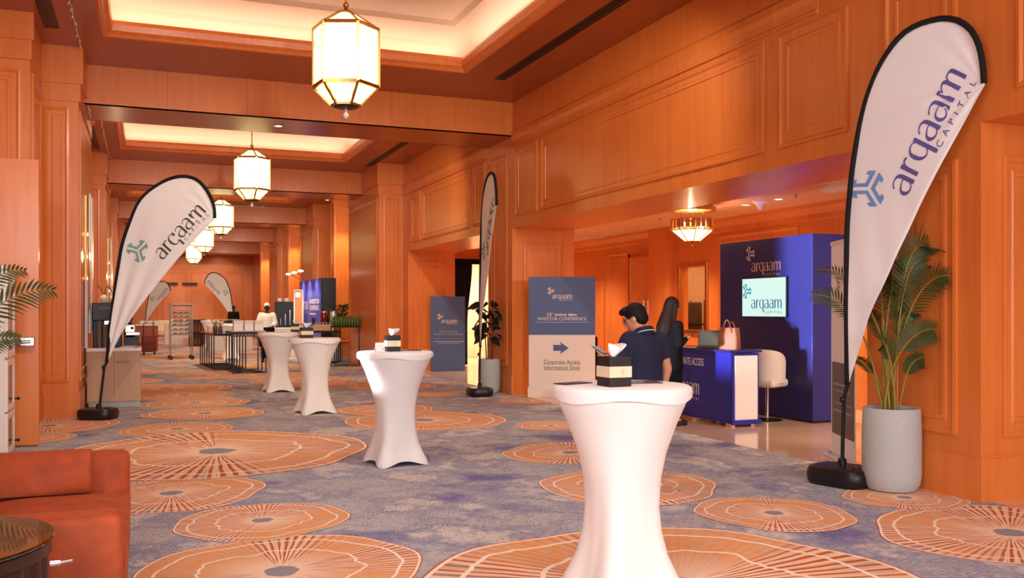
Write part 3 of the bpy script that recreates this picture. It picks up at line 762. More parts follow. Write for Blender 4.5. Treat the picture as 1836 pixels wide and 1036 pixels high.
for i, (x, y) in enumerate([(2.14, 10.5), (2.11, 20.2), (2.17, 29.6), (2.2, 38.9), (2.25, 48.2)]):
    l0 = lantern((x, y, 0), ls[0]) if i == 0 else dup(l0, (x, y, 0), None, ls[i])
# ------------------------------------------------------------------ cocktail tables in stretch covers
def cover_mb():
    cz = [(1.055,.362),(.99,.333),(.9,.294),(.75,.240),(.6,.210),(.45,.202),(.32,.216),(.2,.248),(.11,.292),(.05,.326),(0,.342)]
    sz = [(1.055,.362),(.99,.333),(.9,.293),(.75,.236),(.6,.190),(.45,.176),(.32,.178),(.2,.192),(.11,.212),(.06,.228),(.045,.232)]
    n = 64; rings = []
    for (z0, r0), (z1, r1) in zip(cz, sz):
        ring = []
        for j in range(n):
            a = 2*PI*j/n; w_ = ((1-math.cos(4*a))/2)**1.7
            r = r1+(r0-r1)*w_; z = z1+(z0-z1)*w_; ring.append((r*math.cos(a), r*math.sin(a), z))
        rings.append(ring)
    return MB().loft(rings, cap=False)
def cap_mb():
    n = 64; rings = []
    for r, z, dz in ((.374, 1.035, .022), (.376, 1.07, 0), (.372, 1.092, 0), (.355, 1.102, 0), (.2, 1.103, 0), (.02, 1.103, 0)):
        rings.append([(r*math.cos(2*PI*j/n), r*math.sin(2*PI*j/n), z-dz*math.sin(2*PI*j/n*4+.6)*.6) for j in range(n)])
    return MB().loft(rings)
def table(loc, rz, label):
    t = thing('cocktail_table', label, 'table', loc, rz, 'cocktail tables in white stretch covers')
    obj('cover', cover_mb(), M_WHITEF, t, smooth=True); obj('top_cap', cap_mb(), M_WHITEF, t, smooth=50)
    for k in range(4):
        a = PI/4+k*PI/2
        obj('foot', MB().lathe([(.022, 0), (.024, .02), (.02, .03)], 12, (.318*math.cos(a), .318*math.sin(a), 0)), M_WHITE, t, smooth=40)
    return t
tl = ['nearest white cocktail table, cut off by the lower frame edge', 'second nearest white cocktail table, holding a small tent card', 'third white cocktail table, overlapping the one behind it',
      'fourth white cocktail table, partly hidden by the third', 'white cocktail table beyond the black nested buffet tables', 'distant white cocktail table beside the baking rack']
for i, (x, y, rz) in enumerate([(2.39,4.39,.1),(2.29,8.85,.16),(2.32,13.65,.2),(2.30,17.5,.12),(2.45,29.6,.1),(2.5,40.0,.1)]):
    t0 = table((x, y, 0), rz, tl[0]) if i == 0 else dup(t0, (x, y, 0), rz, tl[i])
ZT = 1.104
def tissue_box(loc, rz, label, sx=.132, sz=.155):
    t = thing('tissue_box', label, 'tissue box', loc, rz, 'black tissue boxes on the tables')
    h = sx/2
    obj('box', MB().box(-h, -h, 0, h, h, sz), M_BOXB, t, bevel=.003)
    bd = obj('band', MB().box(-h-.0015, -h-.0015, sz*.31, h+.0015, h+.0015, sz*.68), M_BAND, t)
    obj('emblem', MB().polys(emblem2d(.012, sz*.49, .02, 0, .55), lambda x, y: (x, -h-.0025, y)), M_BANDP, bd)
    n = 20; rings = []
    for k in range(6):
        z = k/5; r = .006+.034*math.sin(min(1, z*1.15)*PI*.5); rings.append([((r+.010*math.sin(5*a+z*3)*z)*math.cos(a)*1.2+.022*z-.004, (r*.45+.007*math.cos(4*a)*z)*math.sin(a), sz-.004+.062*z+.012*math.sin(2*a+1)*z) for a in [2*PI*j/n for j in range(n)]])
    obj('tissue', MB().loft(rings), M_TISSUE, t, smooth=60)
    return t
b0 = tissue_box((2.30, 4.31, ZT), .06, 'black tissue box with cream band on the nearest cocktail table')
b = tissue_box((2.25, 8.80, ZT), -.02, 'black tissue box with cream band beside the small white tent card')
tissue_box((2.19, 13.6, ZT), .02, 'black tissue box with cream band on the third cocktail table', .17, .15)
tissue_box((2.60, 17.45, ZT), -.1, 'black tissue box with cream band on the fourth cocktail table', .15, .15)
def tent_card(name, label, loc, rz, wd=.09, h=.085):
    t = thing(name, label, 'card', loc, rz)
    obj('front_leaf', MB().add([(-wd/2,-.028,0),(wd/2,-.028,0),(wd/2,0,h),(-wd/2,0,h),(-wd/2,-.026,0),(wd/2,-.026,0),(wd/2,.002,h),(-wd/2,.002,h)], [(0,1,2,3),(7,6,5,4),(0,4,5,1),(2,6,7,3),(1,5,6,2),(0,3,7,4)]), M_WPRINT, t)
    obj('rear_leaf', MB().add([(-wd/2,.028,0),(wd/2,.028,0),(wd/2,0,h),(-wd/2,0,h),(-wd/2,.030,0),(wd/2,.030,0),(wd/2,.002,h),(-wd/2,.002,h)], [(3,2,1,0),(4,5,6,7),(0,1,5,4),(3,7,6,2),(1,2,6,5),(0,4,7,3)]), M_WPRINT, t)
    f = lambda x, y: (x, -.0285+.028*y/h, y)
    obj('print_marks', MB().polys(rect(-wd*.1, h*.62, wd*.32, h*.66)+rect(wd*.22, h*.2, wd*.34, h*.34), f), M_LABELW, t)
    return t
tent_card('tent_card', 'small white tent card on the second nearest cocktail table', (2.13, 8.82, ZT), .1)
def sheet(name, label, loc, rz, sx, sy, cat, blocks, base, h=.004):
    t = thing(name, label, cat, loc, rz)
    obj('cover_page', MB().box(-sx/2, -sy/2, 0, sx/2, sy/2, h), base, t)
    for m, r in blocks: obj('printed_panel', MB().polys(rect(*[a*b for a, b in zip(r, (sx, sy, sx, sy))]), lambda x, y: (x, y, h+.0006)), m, t)
    return t
M_PLUM = mat('plum_print', (84, 34, 58), .35, var=.02)
M_NIGHT = mat('midnight_print', (44, 46, 82), .3, var=.1, scale=18)
M_PALEB = mat('pale_blue_print', (190, 204, 222), .35, var=.1, scale=20)
sheet('brochure', 'plum and navy printed brochure lying right of the nearest tissue box', (2.545, 4.455, ZT), -.28, .21, .15, 'brochure', [(M_PLUM, (.1, -.5, .5, .5)), (M_PALEB, (-.3, -.45, .05, -.1)), (M_WPRINT, (-.35, .1, -.1, .18)), (M_WPRINT, (.0, .2, .08, .3))], M_NIGHT)
sheet('brochure', 'dark folded brochure lying left of the nearest tissue box', (2.165, 4.53, ZT), .3, .20, .10, 'brochure', [(M_WPRINT, (.0, -.2, .3, -.1)), (M_PALEB, (-.4, -.1, -.1, .0))], M_NIGHT)
sheet('brochure', 'dark brochure lying flat on the second nearest cocktail table', (2.45, 8.90, ZT), -.1, .22, .16, 'brochure', [(M_PLUM, (.1, -.5, .5, .5)), (M_PALEB, (-.4, -.3, -.1, .1))], M_NIGHT)
sheet('leaflet', 'flat printed leaflet on the fourth cocktail table', (2.45, 17.4, ZT), .2, .2, .15, 'leaflet', [(M_LABELW, (-.3, -.3, .3, .2))], M_OFFW)
print('p3 ok')
# ------------------------------------------------------------------ standing sign boards
def plane_fn(o, ex): 
    o, ex = Vector(o), Vector(ex)
    return lambda x, y: tuple(o+ex*x+Vector((0, 0, y)))
sg = thing('sign_board', 'tall two-tone blue and white sign with arrow to the information desk', 'sign', tuple((ground(948, 711.5)+ground(1067, 711.5))/2), 0)
A_, B_ = ground(948, 711.5), ground(1067, 711.5); Wd = (B_-A_).length
sg.rotation_euler = (0, 0, math.atan2(B_.y-A_.y, B_.x-A_.x)); Hs = 2.09
obj('board', MB().box(-Wd/2, -.02, .16, Wd/2, .03, 1.08), M_OFFW, sg, bevel=.003)
ub = obj('blue_panel', MB().box(-Wd/2, -.021, 1.08, Wd/2, .03, Hs), M_NAVYS, sg, bevel=.003)
obj('plinth', MB().box(-Wd/2-.02, -.06, 0, Wd/2+.02, .22, .17), M_OFFW, sg, bevel=.004)
fs_ = lambda x, y: (x, -.0245, y)
k = Wd/119.0                                               # metres per picture unit on the board
X = lambda u: (u-1007.5)*k
Z = lambda v: (711.5-v)*Hs/215.5
logo(ub, fs_, X(989.5), Z(535), X(1025.5)-X(989.5), .068, M_OFFW, M_OFFW)
def lines(parent, m, fn, *ps):
    for p in ps: obj('lettering', MB().polys(p, fn), m, parent)
lines(ub, M_OFFW, fs_, fit(text2d('13', bold=.02), X(981), X(988.5), Z(566.2), .055), fit(text2d('th'), X(989), X(992), Z(562), .022), fit(text2d('ANNUAL MENA', bold=.025), X(993.5), X(1034.5), Z(566.2), .042),
    fit(text2d('INVESTOR CONFERENCE'), X(964.5), X(1051), Z(574), .056))
obj('rule', MB().polys(rect(X(960), Z(577.6), X(1056), Z(577.1)), fs_), M_OFFW, ub)
arrow = [(X(992),Z(618)), (X(1006),Z(618)), (X(1003),Z(612)), (X(1019.5),Z(623.7)), (X(1003),Z(635)), (X(1006),Z(628.5)), (X(992),Z(628.5))]
obj('arrow', MB().polys([arrow], fs_), M_NAVYS, sg)
lines(sg, M_DARKT, fs_, fit(text2d('Corporate Access', spacing=1.12), X(975), X(1040), Z(652)-.025, .10), fit(text2d('Information Desk', spacing=1.12), X(975.5), X(1040), Z(662.5), .078))
for a, b_, v in ((975, 1042, 652.4), (975.5, 1040, 663.2)): obj('underline', MB().polys(rect(X(a), Z(v), X(b_), Z(v-.4)), fs_), M_DARKT, sg)
s2 = thing('sign_board', 'slate blue conference sign leaning in the curtained portal', 'sign', (7.0, 21.85, 0), -AZ+.1)
s2b = obj('board', MB().box(-.43, -.02, 0, .43, .02, 1.86), M_NAVYS, s2, bevel=.003)
f2 = lambda x, y: (x, -.0225, y)
logo(s2b, f2, -.17, 1.20, .40, .075, M_OFFW, M_OFFW)
lines(s2b, mat('faded_print', (150, 156, 176), .6, var=0), f2, fit(text2d('13', bold=.02), -.20, -.12, .965, .05), fit(text2d('th'), -.115, -.09, .995, .02), fit(text2d('ANNUAL MENA', bold=.02), -.08, .25, .965, .035), fit(text2d('INVESTOR CONFERENCE'), -.34, .37, .89, .05),
    rect(-.35, .805, .38, .811), rect(-.36, .72, .40, .745), rect(-.25, .675, .30, .69))
s2.rotation_euler = (math.radians(-3), 0, -AZ+.1)
# ------------------------------------------------------------------ information desk, back wall booth, screen
dk = thing('information_desk', 'blue counter desk with a white inset side panel', 'desk', (0, 0, 0))
DX0, DX1, DY0, DY1, DH = 7.0, 7.43, 9.93, 11.95, .99
obj('carcass', MB().box(DX0+.012, DY0+.012, .05, DX1, DY1, DH-.04), M_BLUE, dk)
obj('front_panel', MB().box(DX0, DY0, .04, DX0+.012, DY1, DH-.03), M_BLUE, dk, bevel=.003)
obj('worktop', MB().box(DX0-.03, DY0-.02, DH-.03, DX1+.03, DY1+.02, DH), mat('navy_worktop', (40, 42, 110), .25, var=.03), dk, bevel=.004)
obj('side_panel', MB().box(DX0+.05, DY0-.006, .09, DX1-.03, DY0+.012, DH-.07), M_WHITE, dk, bevel=.003)
obj('side_frame', MB().box(DX0, DY0, .04, DX0+.05, DY0+.012, DH-.03).box(DX0, DY0-.02, .03, DX1+.02, DY0+.012, .09), M_BLUE, dk, bevel=.002)
for yy in (DY0+.1, DY0+.9, DY1-.1): obj('foot', MB().box(DX0+.02, yy-.06, 0, DX0+.08, yy+.06, .04).box(DX1-.1, yy-.06, 0, DX1-.04, yy+.06, .04), M_CHROME, dk)
fd = lambda x, y: (DX0-.002, x, y)
def onX(u, X0): r = ray(u, 557); return r.y*X0/r.x
flip = lambda ps: [[(-x, y) for x, y in q][::-1] for q in ps]
y1_ = onX(1262, DX0); y0_ = y1_+.80
fX = lambda X0: (lambda x, y: (X0, -x, y))
obj('lettering', MB().polys(fit(text2d('CORPORATE ACCESS', bold=.008), -y0_, -y1_, .755, .10), fX(DX0-.003)), M_WPRINT, dk)
logo(dk, fX(DX0-.003), -onX(1254, DX0)-.62, .36, .62, .15, M_WPRINT, M_WPRINT)
bt = thing('booth_wall', 'tall navy exhibition back wall with a mounted screen', 'booth', (0, 0, 0))
BX, BY0, BY1, BZ = 8.25, 9.88, 12.0, 2.53
obj('wall_panel', MB().box(BX, BY0+.012, .03, BX+.62, BY1, BZ), M_NAVY, bt, bevel=.004)
obj('end_panel', MB().box(BX, BY0, .03, BX+.62, BY0+.012, BZ), M_NAVY, bt)
obj('base_rail', MB().box(BX+.01, BY0+.01, 0, BX+.61, BY1-.01, .03), M_BLACK, bt)
f = fX(BX-.003); ya, yb = onX(1347.5, BX), onX(1400, BX)
logo(bt, f, -ya, 2.07, ya-yb, .125, M_OFFW, M_OFFW, em=False)
obj('emblem', MB().polys(emblem2d(-onX(1345, BX), 2.335, .118, PI, 1.0), f), M_OFFW, bt)
sn = thing('display_screen', 'lit flat screen on the navy booth wall', 'screen', (0, 0, 0))
M_SCR = mat('lit_screen', (20, 24, 24), .35, var=0, emit=(206, 238, 228), es=.95)
SY0, SY1, SZ0, SZ1 = onX(1408, BX-.05), onX(1331, BX-.05), 1.42, 1.965
obj('housing', MB().box(BX-.045, SY0-.012, SZ0-.012, BX-.001, SY1+.012, SZ1+.012), M_BLACK, sn, bevel=.004)
obj('panel', MB().box(BX-.05, SY0, SZ0, BX-.045, SY1, SZ1), M_SCR, sn)
M_SCT = mat('screen_blue', (6, 20, 30), .4, var=0, emit=(30, 96, 150), es=.75); M_SCE = mat('screen_cyan', (6, 30, 36), .4, var=0, emit=(40, 160, 190), es=.7)
f = fX(BX-.053); ya, yb = onX(1347, BX-.05), onX(1402, BX-.05)
logo(sn, f, -ya, 1.535, ya-yb, .125, M_SCT, M_SCE, em=False)
obj('emblem', MB().polys(emblem2d(-onX(1344, BX), 1.785, .118, PI, 1.0), f), M_SCE, sn)
# items on the desk
lp = thing('laptop', 'open black laptop on the blue desk beside the handbag', 'laptop', (7.2, 10.72, DH), math.radians(-90+28))
obj('keyboard_base', MB().box(-.17, -.12, 0, .17, .12, .018), M_BLACK, lp, bevel=.004)
ld = obj('lid', MB().add([(-.17,-.12,.018),(.17,-.12,.018),(.17,-.20,.235),(-.17,-.20,.235),(-.17,-.128,.018),(.17,-.128,.018),(.17,-.208,.235),(-.17,-.208,.235)], [(0,1,2,3),(7,6,5,4),(0,4,5,1),(1,5,6,2),(2,6,7,3),(3,7,4,0)]), M_BLACK, lp)
obj('screen', MB().add([(-.155,-.1235,.035),(.155,-.1235,.035),(.155,-.1955,.225),(-.155,-.1955,.225)], [(0,1,2,3)]), mat('dim_laptop_screen', (34, 40, 42), .3, var=.1, emit=(50, 60, 60), es=.06), ld)
lp.rotation_euler = (0, 0, math.radians(180-38))
obj_card = tent_card('tent_card', 'small white tent card on the blue desk near the woman', (7.13, 11.33, DH), math.radians(-50), .11, .08)
sheet('paper_folder', 'flat pale folder lying on the blue desk before the laptop', (7.12, 11.0, DH), 1.3, .32, .22, 'folder', [(M_LABELW, (-.3, -.3, .3, .2))], M_OFFW)
mp_ = thing('mobile_phone', 'dark mobile phone lying on the blue desk by the bag', 'phone', (7.06, 10.55, DH), .4)
obj('body', MB().box(-.04, -.08, 0, .04, .08, .01), M_BLACK, mp_, bevel=.003)
hb = thing('handbag', 'brown leather tote bag with two handles on the blue desk', 'bag', (7.17, 10.22, DH), math.radians(-62))
M_LEATH = mat('brown_patterned_leather', (158, 98, 62), .5, var=.14, scale=50, bump=.2, bscale=150)
M_LEATHD = mat('tan_leather_strap', (128, 62, 34), .4)
rg = lambda wx, wy, z: [(wx*math.copysign(abs(math.cos(a))**.35, math.cos(a)), wy*math.copysign(abs(math.sin(a))**.35, math.sin(a)), z) for a in [2*PI*i/32+.05 for i in range(32)]]
obj('body', MB().loft([rg(.135, .065, 0), rg(.142, .07, .02), rg(.14, .066, .15), rg(.134, .045, .27), rg(.132, .038, .285), rg(.126, .032, .28), rg(.12, .03, .2)]), M_LEATH, hb, smooth=50)
for s_, dz in ((-1, 0), (1, -.03)):
    pts = [(-.07+.14*k/10+.01*s_, s_*.05, .22+dz+.17*math.sin(PI*k/10)) for k in range(11)]
    obj('handle', MB().tube(pts, .0075, 8), M_LEATHD, hb, smooth=True)
obj('strap_tail', MB().bar((.12, -.06, .28), (.15, -.075, .16), .016, .004), M_LEATHD, hb)
# bar stool behind the desk
st = thing('bar_stool', 'white buttoned tub stool behind the blue desk', 'stool', (7.93, 10.42, 0), math.radians(112))
obj('base_plate', MB().lathe([(.20, 0), (.20, .012), (.06, .03)], 28), M_BLACKM, st, smooth=40)
obj('column', MB().tube([(0,0,.02), (0,0,.46)], .025, 14), M_CHROME, st, smooth=40)
M_LEATHW = mat('white_leatherette', (232, 220, 206), .45, var=.02)
M_LEATHG = mat('pale_grey_leatherette', (206, 198, 188), .5, var=.03)
obj('seat', MB().box(-.22, -.2, .46, .22, .22, .58), M_LEATHW, st, bevel=.05, seg=4, smooth=True)
bk = MB(); n = 14; ro, ri = [], []
vs = []
for z, e in ((.52, 0), (.60, .01), (.80, .015), (.93, .012), (.975, 0)):
    for i in range(n+1):
        a = PI*(-.06+1.12*i/n); r = .245+e; vs.append((r*math.cos(a), r*math.sin(a)*.92, z-.10*(abs(i-n/2)/(n/2))**3*(z > .8)))
for z, e in ((.975, .02), (.93, .05), (.80, .06), (.60, .055), (.52, .05)):
    for i in range(n+1):
        a = PI*(-.06+1.12*i/n); r = .245-e; vs.append((r*math.cos(a), r*math.sin(a)*.92, z-.10*(abs(i-n/2)/(n/2))**3*(z > .8)))
W1 = n+1
fs = [(j*W1+i, j*W1+i+1, ((j+1) % 10)*W1+i+1, ((j+1) % 10)*W1+i) for j in range(10) for i in range(n)]
fs += [tuple(j*W1 for j in range(10)), tuple(j*W1+n for j in range(9, -1, -1))]
obj('backrest', MB().add(vs, fs), M_LEATHW, st, smooth=50)
for i in range(4):
    a0, a1 = PI*(.12+.19*i), PI*(.12+.19*(i+1)-.015); vs = []
    for z, r in ((.62, .188), (.70, .178), (.80, .178), (.88, .190)):
        for q in range(5):
            a = a0+(a1-a0)*q/4; rr_ = r+.006*abs(q-2)/2; vs.append((rr_*math.cos(a), rr_*math.sin(a)*.92, z))
    obj('back_pad', MB().add(vs, [(j*5+i_, j*5+i_+1, (j+1)*5+i_+1, (j+1)*5+i_) for j in range(3) for i_ in range(4)]), M_LEATHG, st, smooth=True, solid=.012)
# dark chair behind the arrow sign
ch = thing('side_chair', 'black upholstered chair half hidden behind the arrow sign', 'chair', (8.0, 15.6, 0), math.radians(100))
obj('seat', MB().box(-.22, -.22, .40, .22, .22, .48), M_BLACKC, ch, bevel=.02); obj('backrest', MB().box(-.22, .18, .46, .22, .25, 1.02), M_BLACKC, ch, bevel=.03, seg=3)
for a in (-.19, .19):
    for c in (-.19, .2): obj('leg', MB().bar((a, c, 0), (a, c, .41), .03, .03), M_BLACKM, ch)
# roll-up banners behind the near flag
def rollup(loc, rz, label, h=2.05, wd=.8, col=M_WPRINT, back=False):
    t = thing('roll_up_banner', label, 'banner', loc, rz)
    cas = MB().loft([[(x, .10*math.cos(a), .055+.055*math.sin(a)) for a in [2*PI*i/16 for i in range(16)]] for x in (-wd/2-.02, wd/2+.02)])
    obj('cassette', cas, mat('silver_cassette', (214, 204, 196), .25, metal=.6), t, smooth=50)
    sh = obj('printed_sheet', MB().box(-wd/2, -.003, .08, wd/2, 0, h), col, t)
    obj('top_rail', MB().box(-wd/2-.005, -.012, h-.02, wd/2+.005, .012, h+.02), M_OFFW, t, bevel=.004)
    obj('pole', MB().tube([(0, .09, .05), (0, .03, h)], .008, 8), M_CHROME, t, smooth=40)
    obj('printed_panel', MB().polys(rect(-wd*.46, .3, wd*.46, 1.0), lambda x, y: (x, -.0045, y)), M_GREYP, sh)
    lines(sh, M_LABELW, lambda x, y: (x, -.0055, y), rect(-wd*.4, .78, wd*.25, .80), rect(-wd*.4, .72, wd*.3, .735), rect(-wd*.4, .60, wd*.36, .615), rect(-wd*.4, .52, wd*.36, .545))
    obj('emblem', MB().polys(emblem2d(-wd*.2, 1.75, .09, PI, .8), lambda x, y: (x, -.0055, y)), M_LABELW, sh)
    return t
rollup((6.17, 6.96, 0), math.radians(-115), 'white roll-up banner standing edge-on behind the near flag pole', 2.16, .76)
# ------------------------------------------------------------------ lobby ceiling fittings
def octo(r, z, off=PI/8, n=8): return [Vector((r*math.cos(off+2*PI*k/n), r*math.sin(off+2*PI*k/n), z)) for k in range(n)]
cx_ = at(1241, 400, 14.6)
cd = thing('glass_ceiling_light', 'octagonal brass and glass ceiling light above the desk', 'ceiling light', (cx_.x, cx_.y, 0))
obj('ceiling_plate', MB().loft([octo(.36, 3.16), octo(.38, 3.14), octo(.38, 3.075), octo(.30, 3.06)]), M_BRASS, cd)
obj('stem', MB().tube([(0,0,3.07), (0,0,2.93)], .015, 10).tube([(.2,0,3.07), (.2,0,2.95)], .007, 6).tube([(-.2,0,3.07), (-.2,0,2.95)], .007, 6), M_CHROME, cd, smooth=40)
fr = MB(); lv = [(.34, 2.94), (.345, 2.80), (.325, 2.775), (.115, 2.60)]
rg_ = [octo(r, z) for r, z in lv]
for k in range(8):
    for j in range(3): fr.bar(rg_[j][k], rg_[j+1][k], .014, .014)
    for j in range(4): fr.bar(rg_[j][k], rg_[j][(k+1) % 8], .014, .014)
obj('frame', fr, M_GOLD, cd)
M_LOW = mat('lit_ivory_glass', (255, 240, 210), .3, var=0, emit=(255, 226, 168), es=2.2)
M_PRISM = mat('amber_glass_prism', (206, 150, 96), .08, var=.2, scale=20, metal=.5)
for k in range(8):
    q = [rg_[2][k], rg_[2][(k+1) % 8], rg_[3][(k+1) % 8], rg_[3][k]]; c = sum(q, Vector())/4
    obj('pane', MB().add([c+(p-c)*.93 for p in q], [(0,1,2,3)]), M_LOW, cd, solid=.005)
    for i in range(3):
        a, b_ = rg_[0][k].lerp(rg_[0][(k+1) % 8], (i+.14)/3), rg_[0][k].lerp(rg_[0][(k+1) % 8], (i+.86)/3)
        obj('prism', MB().add([a, b_, b_*1.0+Vector((0,0,-.13)), a+Vector((0,0,-.13))], [(0,1,2,3)]), M_PRISM, cd, solid=.02)
obj('finial', MB().lathe([(.1, 2.60), (.05, 2.585), (.015, 2.58)], 16).ball((0,0,2.555), .032), M_GOLD, cd, smooth=40)
light('POINT', 'ceiling_light_bulb', (cx_.x, cx_.y, 2.86), 26, (1, .76, .48), rad=.06)
def downlight(u, v, z, label, grp='recessed downlights'):
    p = ground(u, v, z); t = thing('downlight', label, 'downlight', (p.x, p.y, z), 0, grp)
    obj('trim_ring', MB().lathe([(.055, 0), (.085, -.004), (.085, -.012), (.06, -.014)], 20, cap=False), M_WHITE, t, smooth=40)
    obj('lamp', MB().lathe([(.058, -.008), (.01, -.004)], 16), mat('lit_lamp', (255, 244, 224), .4, var=0, emit=(255, 232, 196), es=7), t)
    return p
for i, (u, v) in enumerate([(1338, 366.5), (1396, 356)]):
    p = downlight(u, v, 3.2, ['recessed downlight nearer the cone speaker in the lobby ceiling', 'recessed downlight nearer the sprinkler in the lobby ceiling'][i])
    light('SPOT', 'lobby_spot', (p.x, p.y, 3.17), 320, (1, .84, .64), spot=110, blend=.8, rad=.05, aim=(p.x, p.y, 0))
light('SPOT', 'lobby_fill_spot', (8.2, 5.6, 3.1), 420, (1, .92, .82), spot=60, blend=.8, rad=.08, aim=(7.6, 10.4, .7))  # unseen fill added to brighten the stool and desk end; no track here
for (x, y) in ((8.6, 7.2), (8.7, 15.2), (8.6, 19.0), (8.7, 22)): light('SPOT', 'lobby_spot', (x, y, 3.17), 330, (1, .82, .60), spot=120, blend=.8, rad=.08, aim=(x, y, 0))
p = at(1363, 367, 14.3)
cs = thing('cone_speaker', 'white cone shaped device under the lobby ceiling', 'speaker', (p.x, p.y, 3.2))
obj('flange', MB().lathe([(.12, 0), (.12, -.012), (.10, -.02)], 24), M_WHITE, cs, smooth=40); obj('cone', MB().lathe([(.10, -.02), (.06, -.05), (.04, -.10), (.03, -.13), (.01, -.135)], 24), M_WHITE, cs, smooth=40)
p = ground(1495, 343, 3.12)
ap = thing('ceiling_access_point', 'round white box unit on the lobby ceiling by the near flag', 'device', (p.x, p.y, 3.2))
obj('body', MB().lathe([(.17, 0), (.18, -.03), (.17, -.07), (.12, -.085), (.01, -.085)], 28), M_WHITE, ap, smooth=40); obj('lens', MB().ball((-.05, -.05, -.09), .03), mat('pale_lens', (240, 220, 200), .2), ap, smooth=True)
def sprinkler(p, label):
    t = thing('sprinkler_head', label, 'sprinkler', tuple(p), 0, 'ceiling sprinklers')
    obj('escutcheon', MB().lathe([(.035, 0), (.03, -.008), (.012, -.01)], 14), M_BRASS, t, smooth=40)
    obj('nozzle', MB().tube([(0,0,-.01), (0,0,-.045)], .01, 8), M_BRASS, t); obj('deflector', MB().lathe([(.028, -.045), (.028, -.05)], 12), M_BRASS, t)
sprinkler(ground(1427, 349, 3.2), 'sprinkler head in the lobby ceiling beside two downlights')
sprinkler(ground(822, 60, ZS+.655), 'sprinkler head in the first bright ceiling tray')
sprinkler(ground(236, 222, ZS+.655), 'sprinkler head in the second bright ceiling tray')
sprinkler(ground(1183, 391, 3.2), 'sprinkler head in the lobby ceiling left of the glass light')
p = ground(548, 12, ZS+.655)
sp = thing('ceiling_speaker', 'round flush speaker grille in the first bright ceiling tray', 'speaker', tuple(p))
obj('grille', MB().lathe([(.12, 0), (.12, -.008), (.1, -.012)], 28), mat('grille_beige', (206, 172, 140), .6), sp, smooth=40); obj('rim', MB().lathe([(.115, -.008), (.125, -.016), (.135, -.004)], 28, cap=False), mat('grille_rim', (198, 164, 132), .5), sp, smooth=40)
p = downlight(499, 225, ZB, 'round downlight under the first veneered ceiling beam'); light('SPOT', 'beam_spot', (p.x, p.y, ZB-.03), 160, (1, .8, .56), spot=80, blend=.9, rad=.05, aim=(p.x, p.y, 0))
for x in (.2, 2.2, 4.2): light('SPOT', 'end_wall_spot', (x, 55.4, 5.1), 170, (1, .74, .46), spot=80, blend=.8, rad=.06, aim=(x, 58, 2.4))
p = downlight(587, 358, ZS, 'small downlight in the soffit beyond the second beam')
for (x, y) in ((5.7, 28.2), (5.9, 38.7), (5.9, 48.6)): light('SPOT', 'fin_spot', (x, y, 5.1), 380, (1, .74, .46), spot=46, blend=.7, rad=.05, aim=(5.9, y+1.0, 2.6))
for (x, y) in ((2.3, 27), (2.3, 35.5), (2.3, 45), (2.3, 55)): light('SPOT', 'hall_fill_spot', (x, y, 4.5), 380, (1, .76, .50), spot=110, blend=.9, rad=.08, aim=(x, y, 0))  # added fill for the far bays, hung in mid-air without fittings
for (x, y) in ((.4, 7.7), (2.4, 7.7), (4.4, 7.7), (.6, 2.4), (4.4, 2.4), (2.4, 5.0)):
    light('SPOT', 'near_fill_spot', (x, y, 5.12), 105, (1, .93, .84), spot=96, blend=.9, rad=.06, aim=(x, y+.6, 0))  # out-of-view fill added to brighten the near carpet; the soffit holds no fittings
# added fill spots, hidden behind the beams, brighten the hall ahead of them
for k in range(-1, 4):
    y_ = 15.2+PITCH*k+1.36
    for x in (.3, 2.4, 4.6): light('SPOT', 'beam_fill_spot', (x, y_, 5.05), 330, (1, .86, .70), spot=86, blend=.9, rad=.08, aim=(2.4+(x-2.4)*1.5, y_+7.0, 1.0))
# linear air grilles
def vent(x0, x1, y0, y1, label):
    t = thing('air_grille', label, 'vent', ((x0+x1)/2, (y0+y1)/2, ZS), 0, 'linear ceiling air grilles')
    a, c = (x1-x0)/2, (y1-y0)/2
    obj('frame', MB().box(-a, -c, -.006, -a+.012, c, 0).box(a-.012, -c, -.006, a, c, 0).box(-a, -c, -.006, a, -c+.012, 0).box(-a, c-.012, -.006, a, c, 0), M_BLACKM, t)
    obj('slot_bed', MB().box(-a+.01, -c+.01, -.002, a-.01, c-.01, 0), M_BLACK, t)
    for q in (-.28, .28): obj('slat', MB().box(a*q-.014, -c+.012, -.009, a*q+.014, c-.012, -.002), M_BLACKM, t)
vent(5.18, 5.36, 8.9, 13.75, 'long black slot grille beside the first ceiling tray'); vent(5.22, 5.40, 18.6, 23.2, 'black slot grille in the soffit beyond the first beam')
vent(-1.22, -1.04, 9.0, 13.4, 'black slot grille above the near left pilaster'); vent(-1.10, -.95, 19.6, 23.0, 'short black slot grille above the second left pilaster')
# bare string-light cable runs under the left soffit
def string_light(x, y0, y1, z, label):
    t = thing('string_light', label, 'string light', (x, y0, z), 0, 'bare bulb strings on the left soffit'); rr_ = random.Random(int(y0*10)); L_ = y1-y0
    obj('cable', MB().tube([(.008*math.sin(k*1.3), L_*k/40, -.012-.006*math.sin(k*2.1)**2) for k in range(41)], .009, 6), mat('pale_cable', (214, 196, 176), .5), t, smooth=True)
    mb = MB()
    for k in range(int(L_/.28)):
        yy = .1+.28*k; d = rr_.uniform(-.03, .03); mb.tube([(0, yy, -.015), (d, yy+.02, -.05)], .006, 6)
    obj('bulbs', mb, mat('pale_bulb', (240, 226, 206), .3), t)['kind'] = 'stuff'
string_light(-.83, 9.5, 15.1, ZS, 'string light cable along the soffit left of the first tray'); string_light(-.79, 16.6, 24.4, ZS, 'string light cable along the soffit left of the second tray')
string_light(-.80, 15.3, 16.4, ZB, 'short string light cable under the first beam')
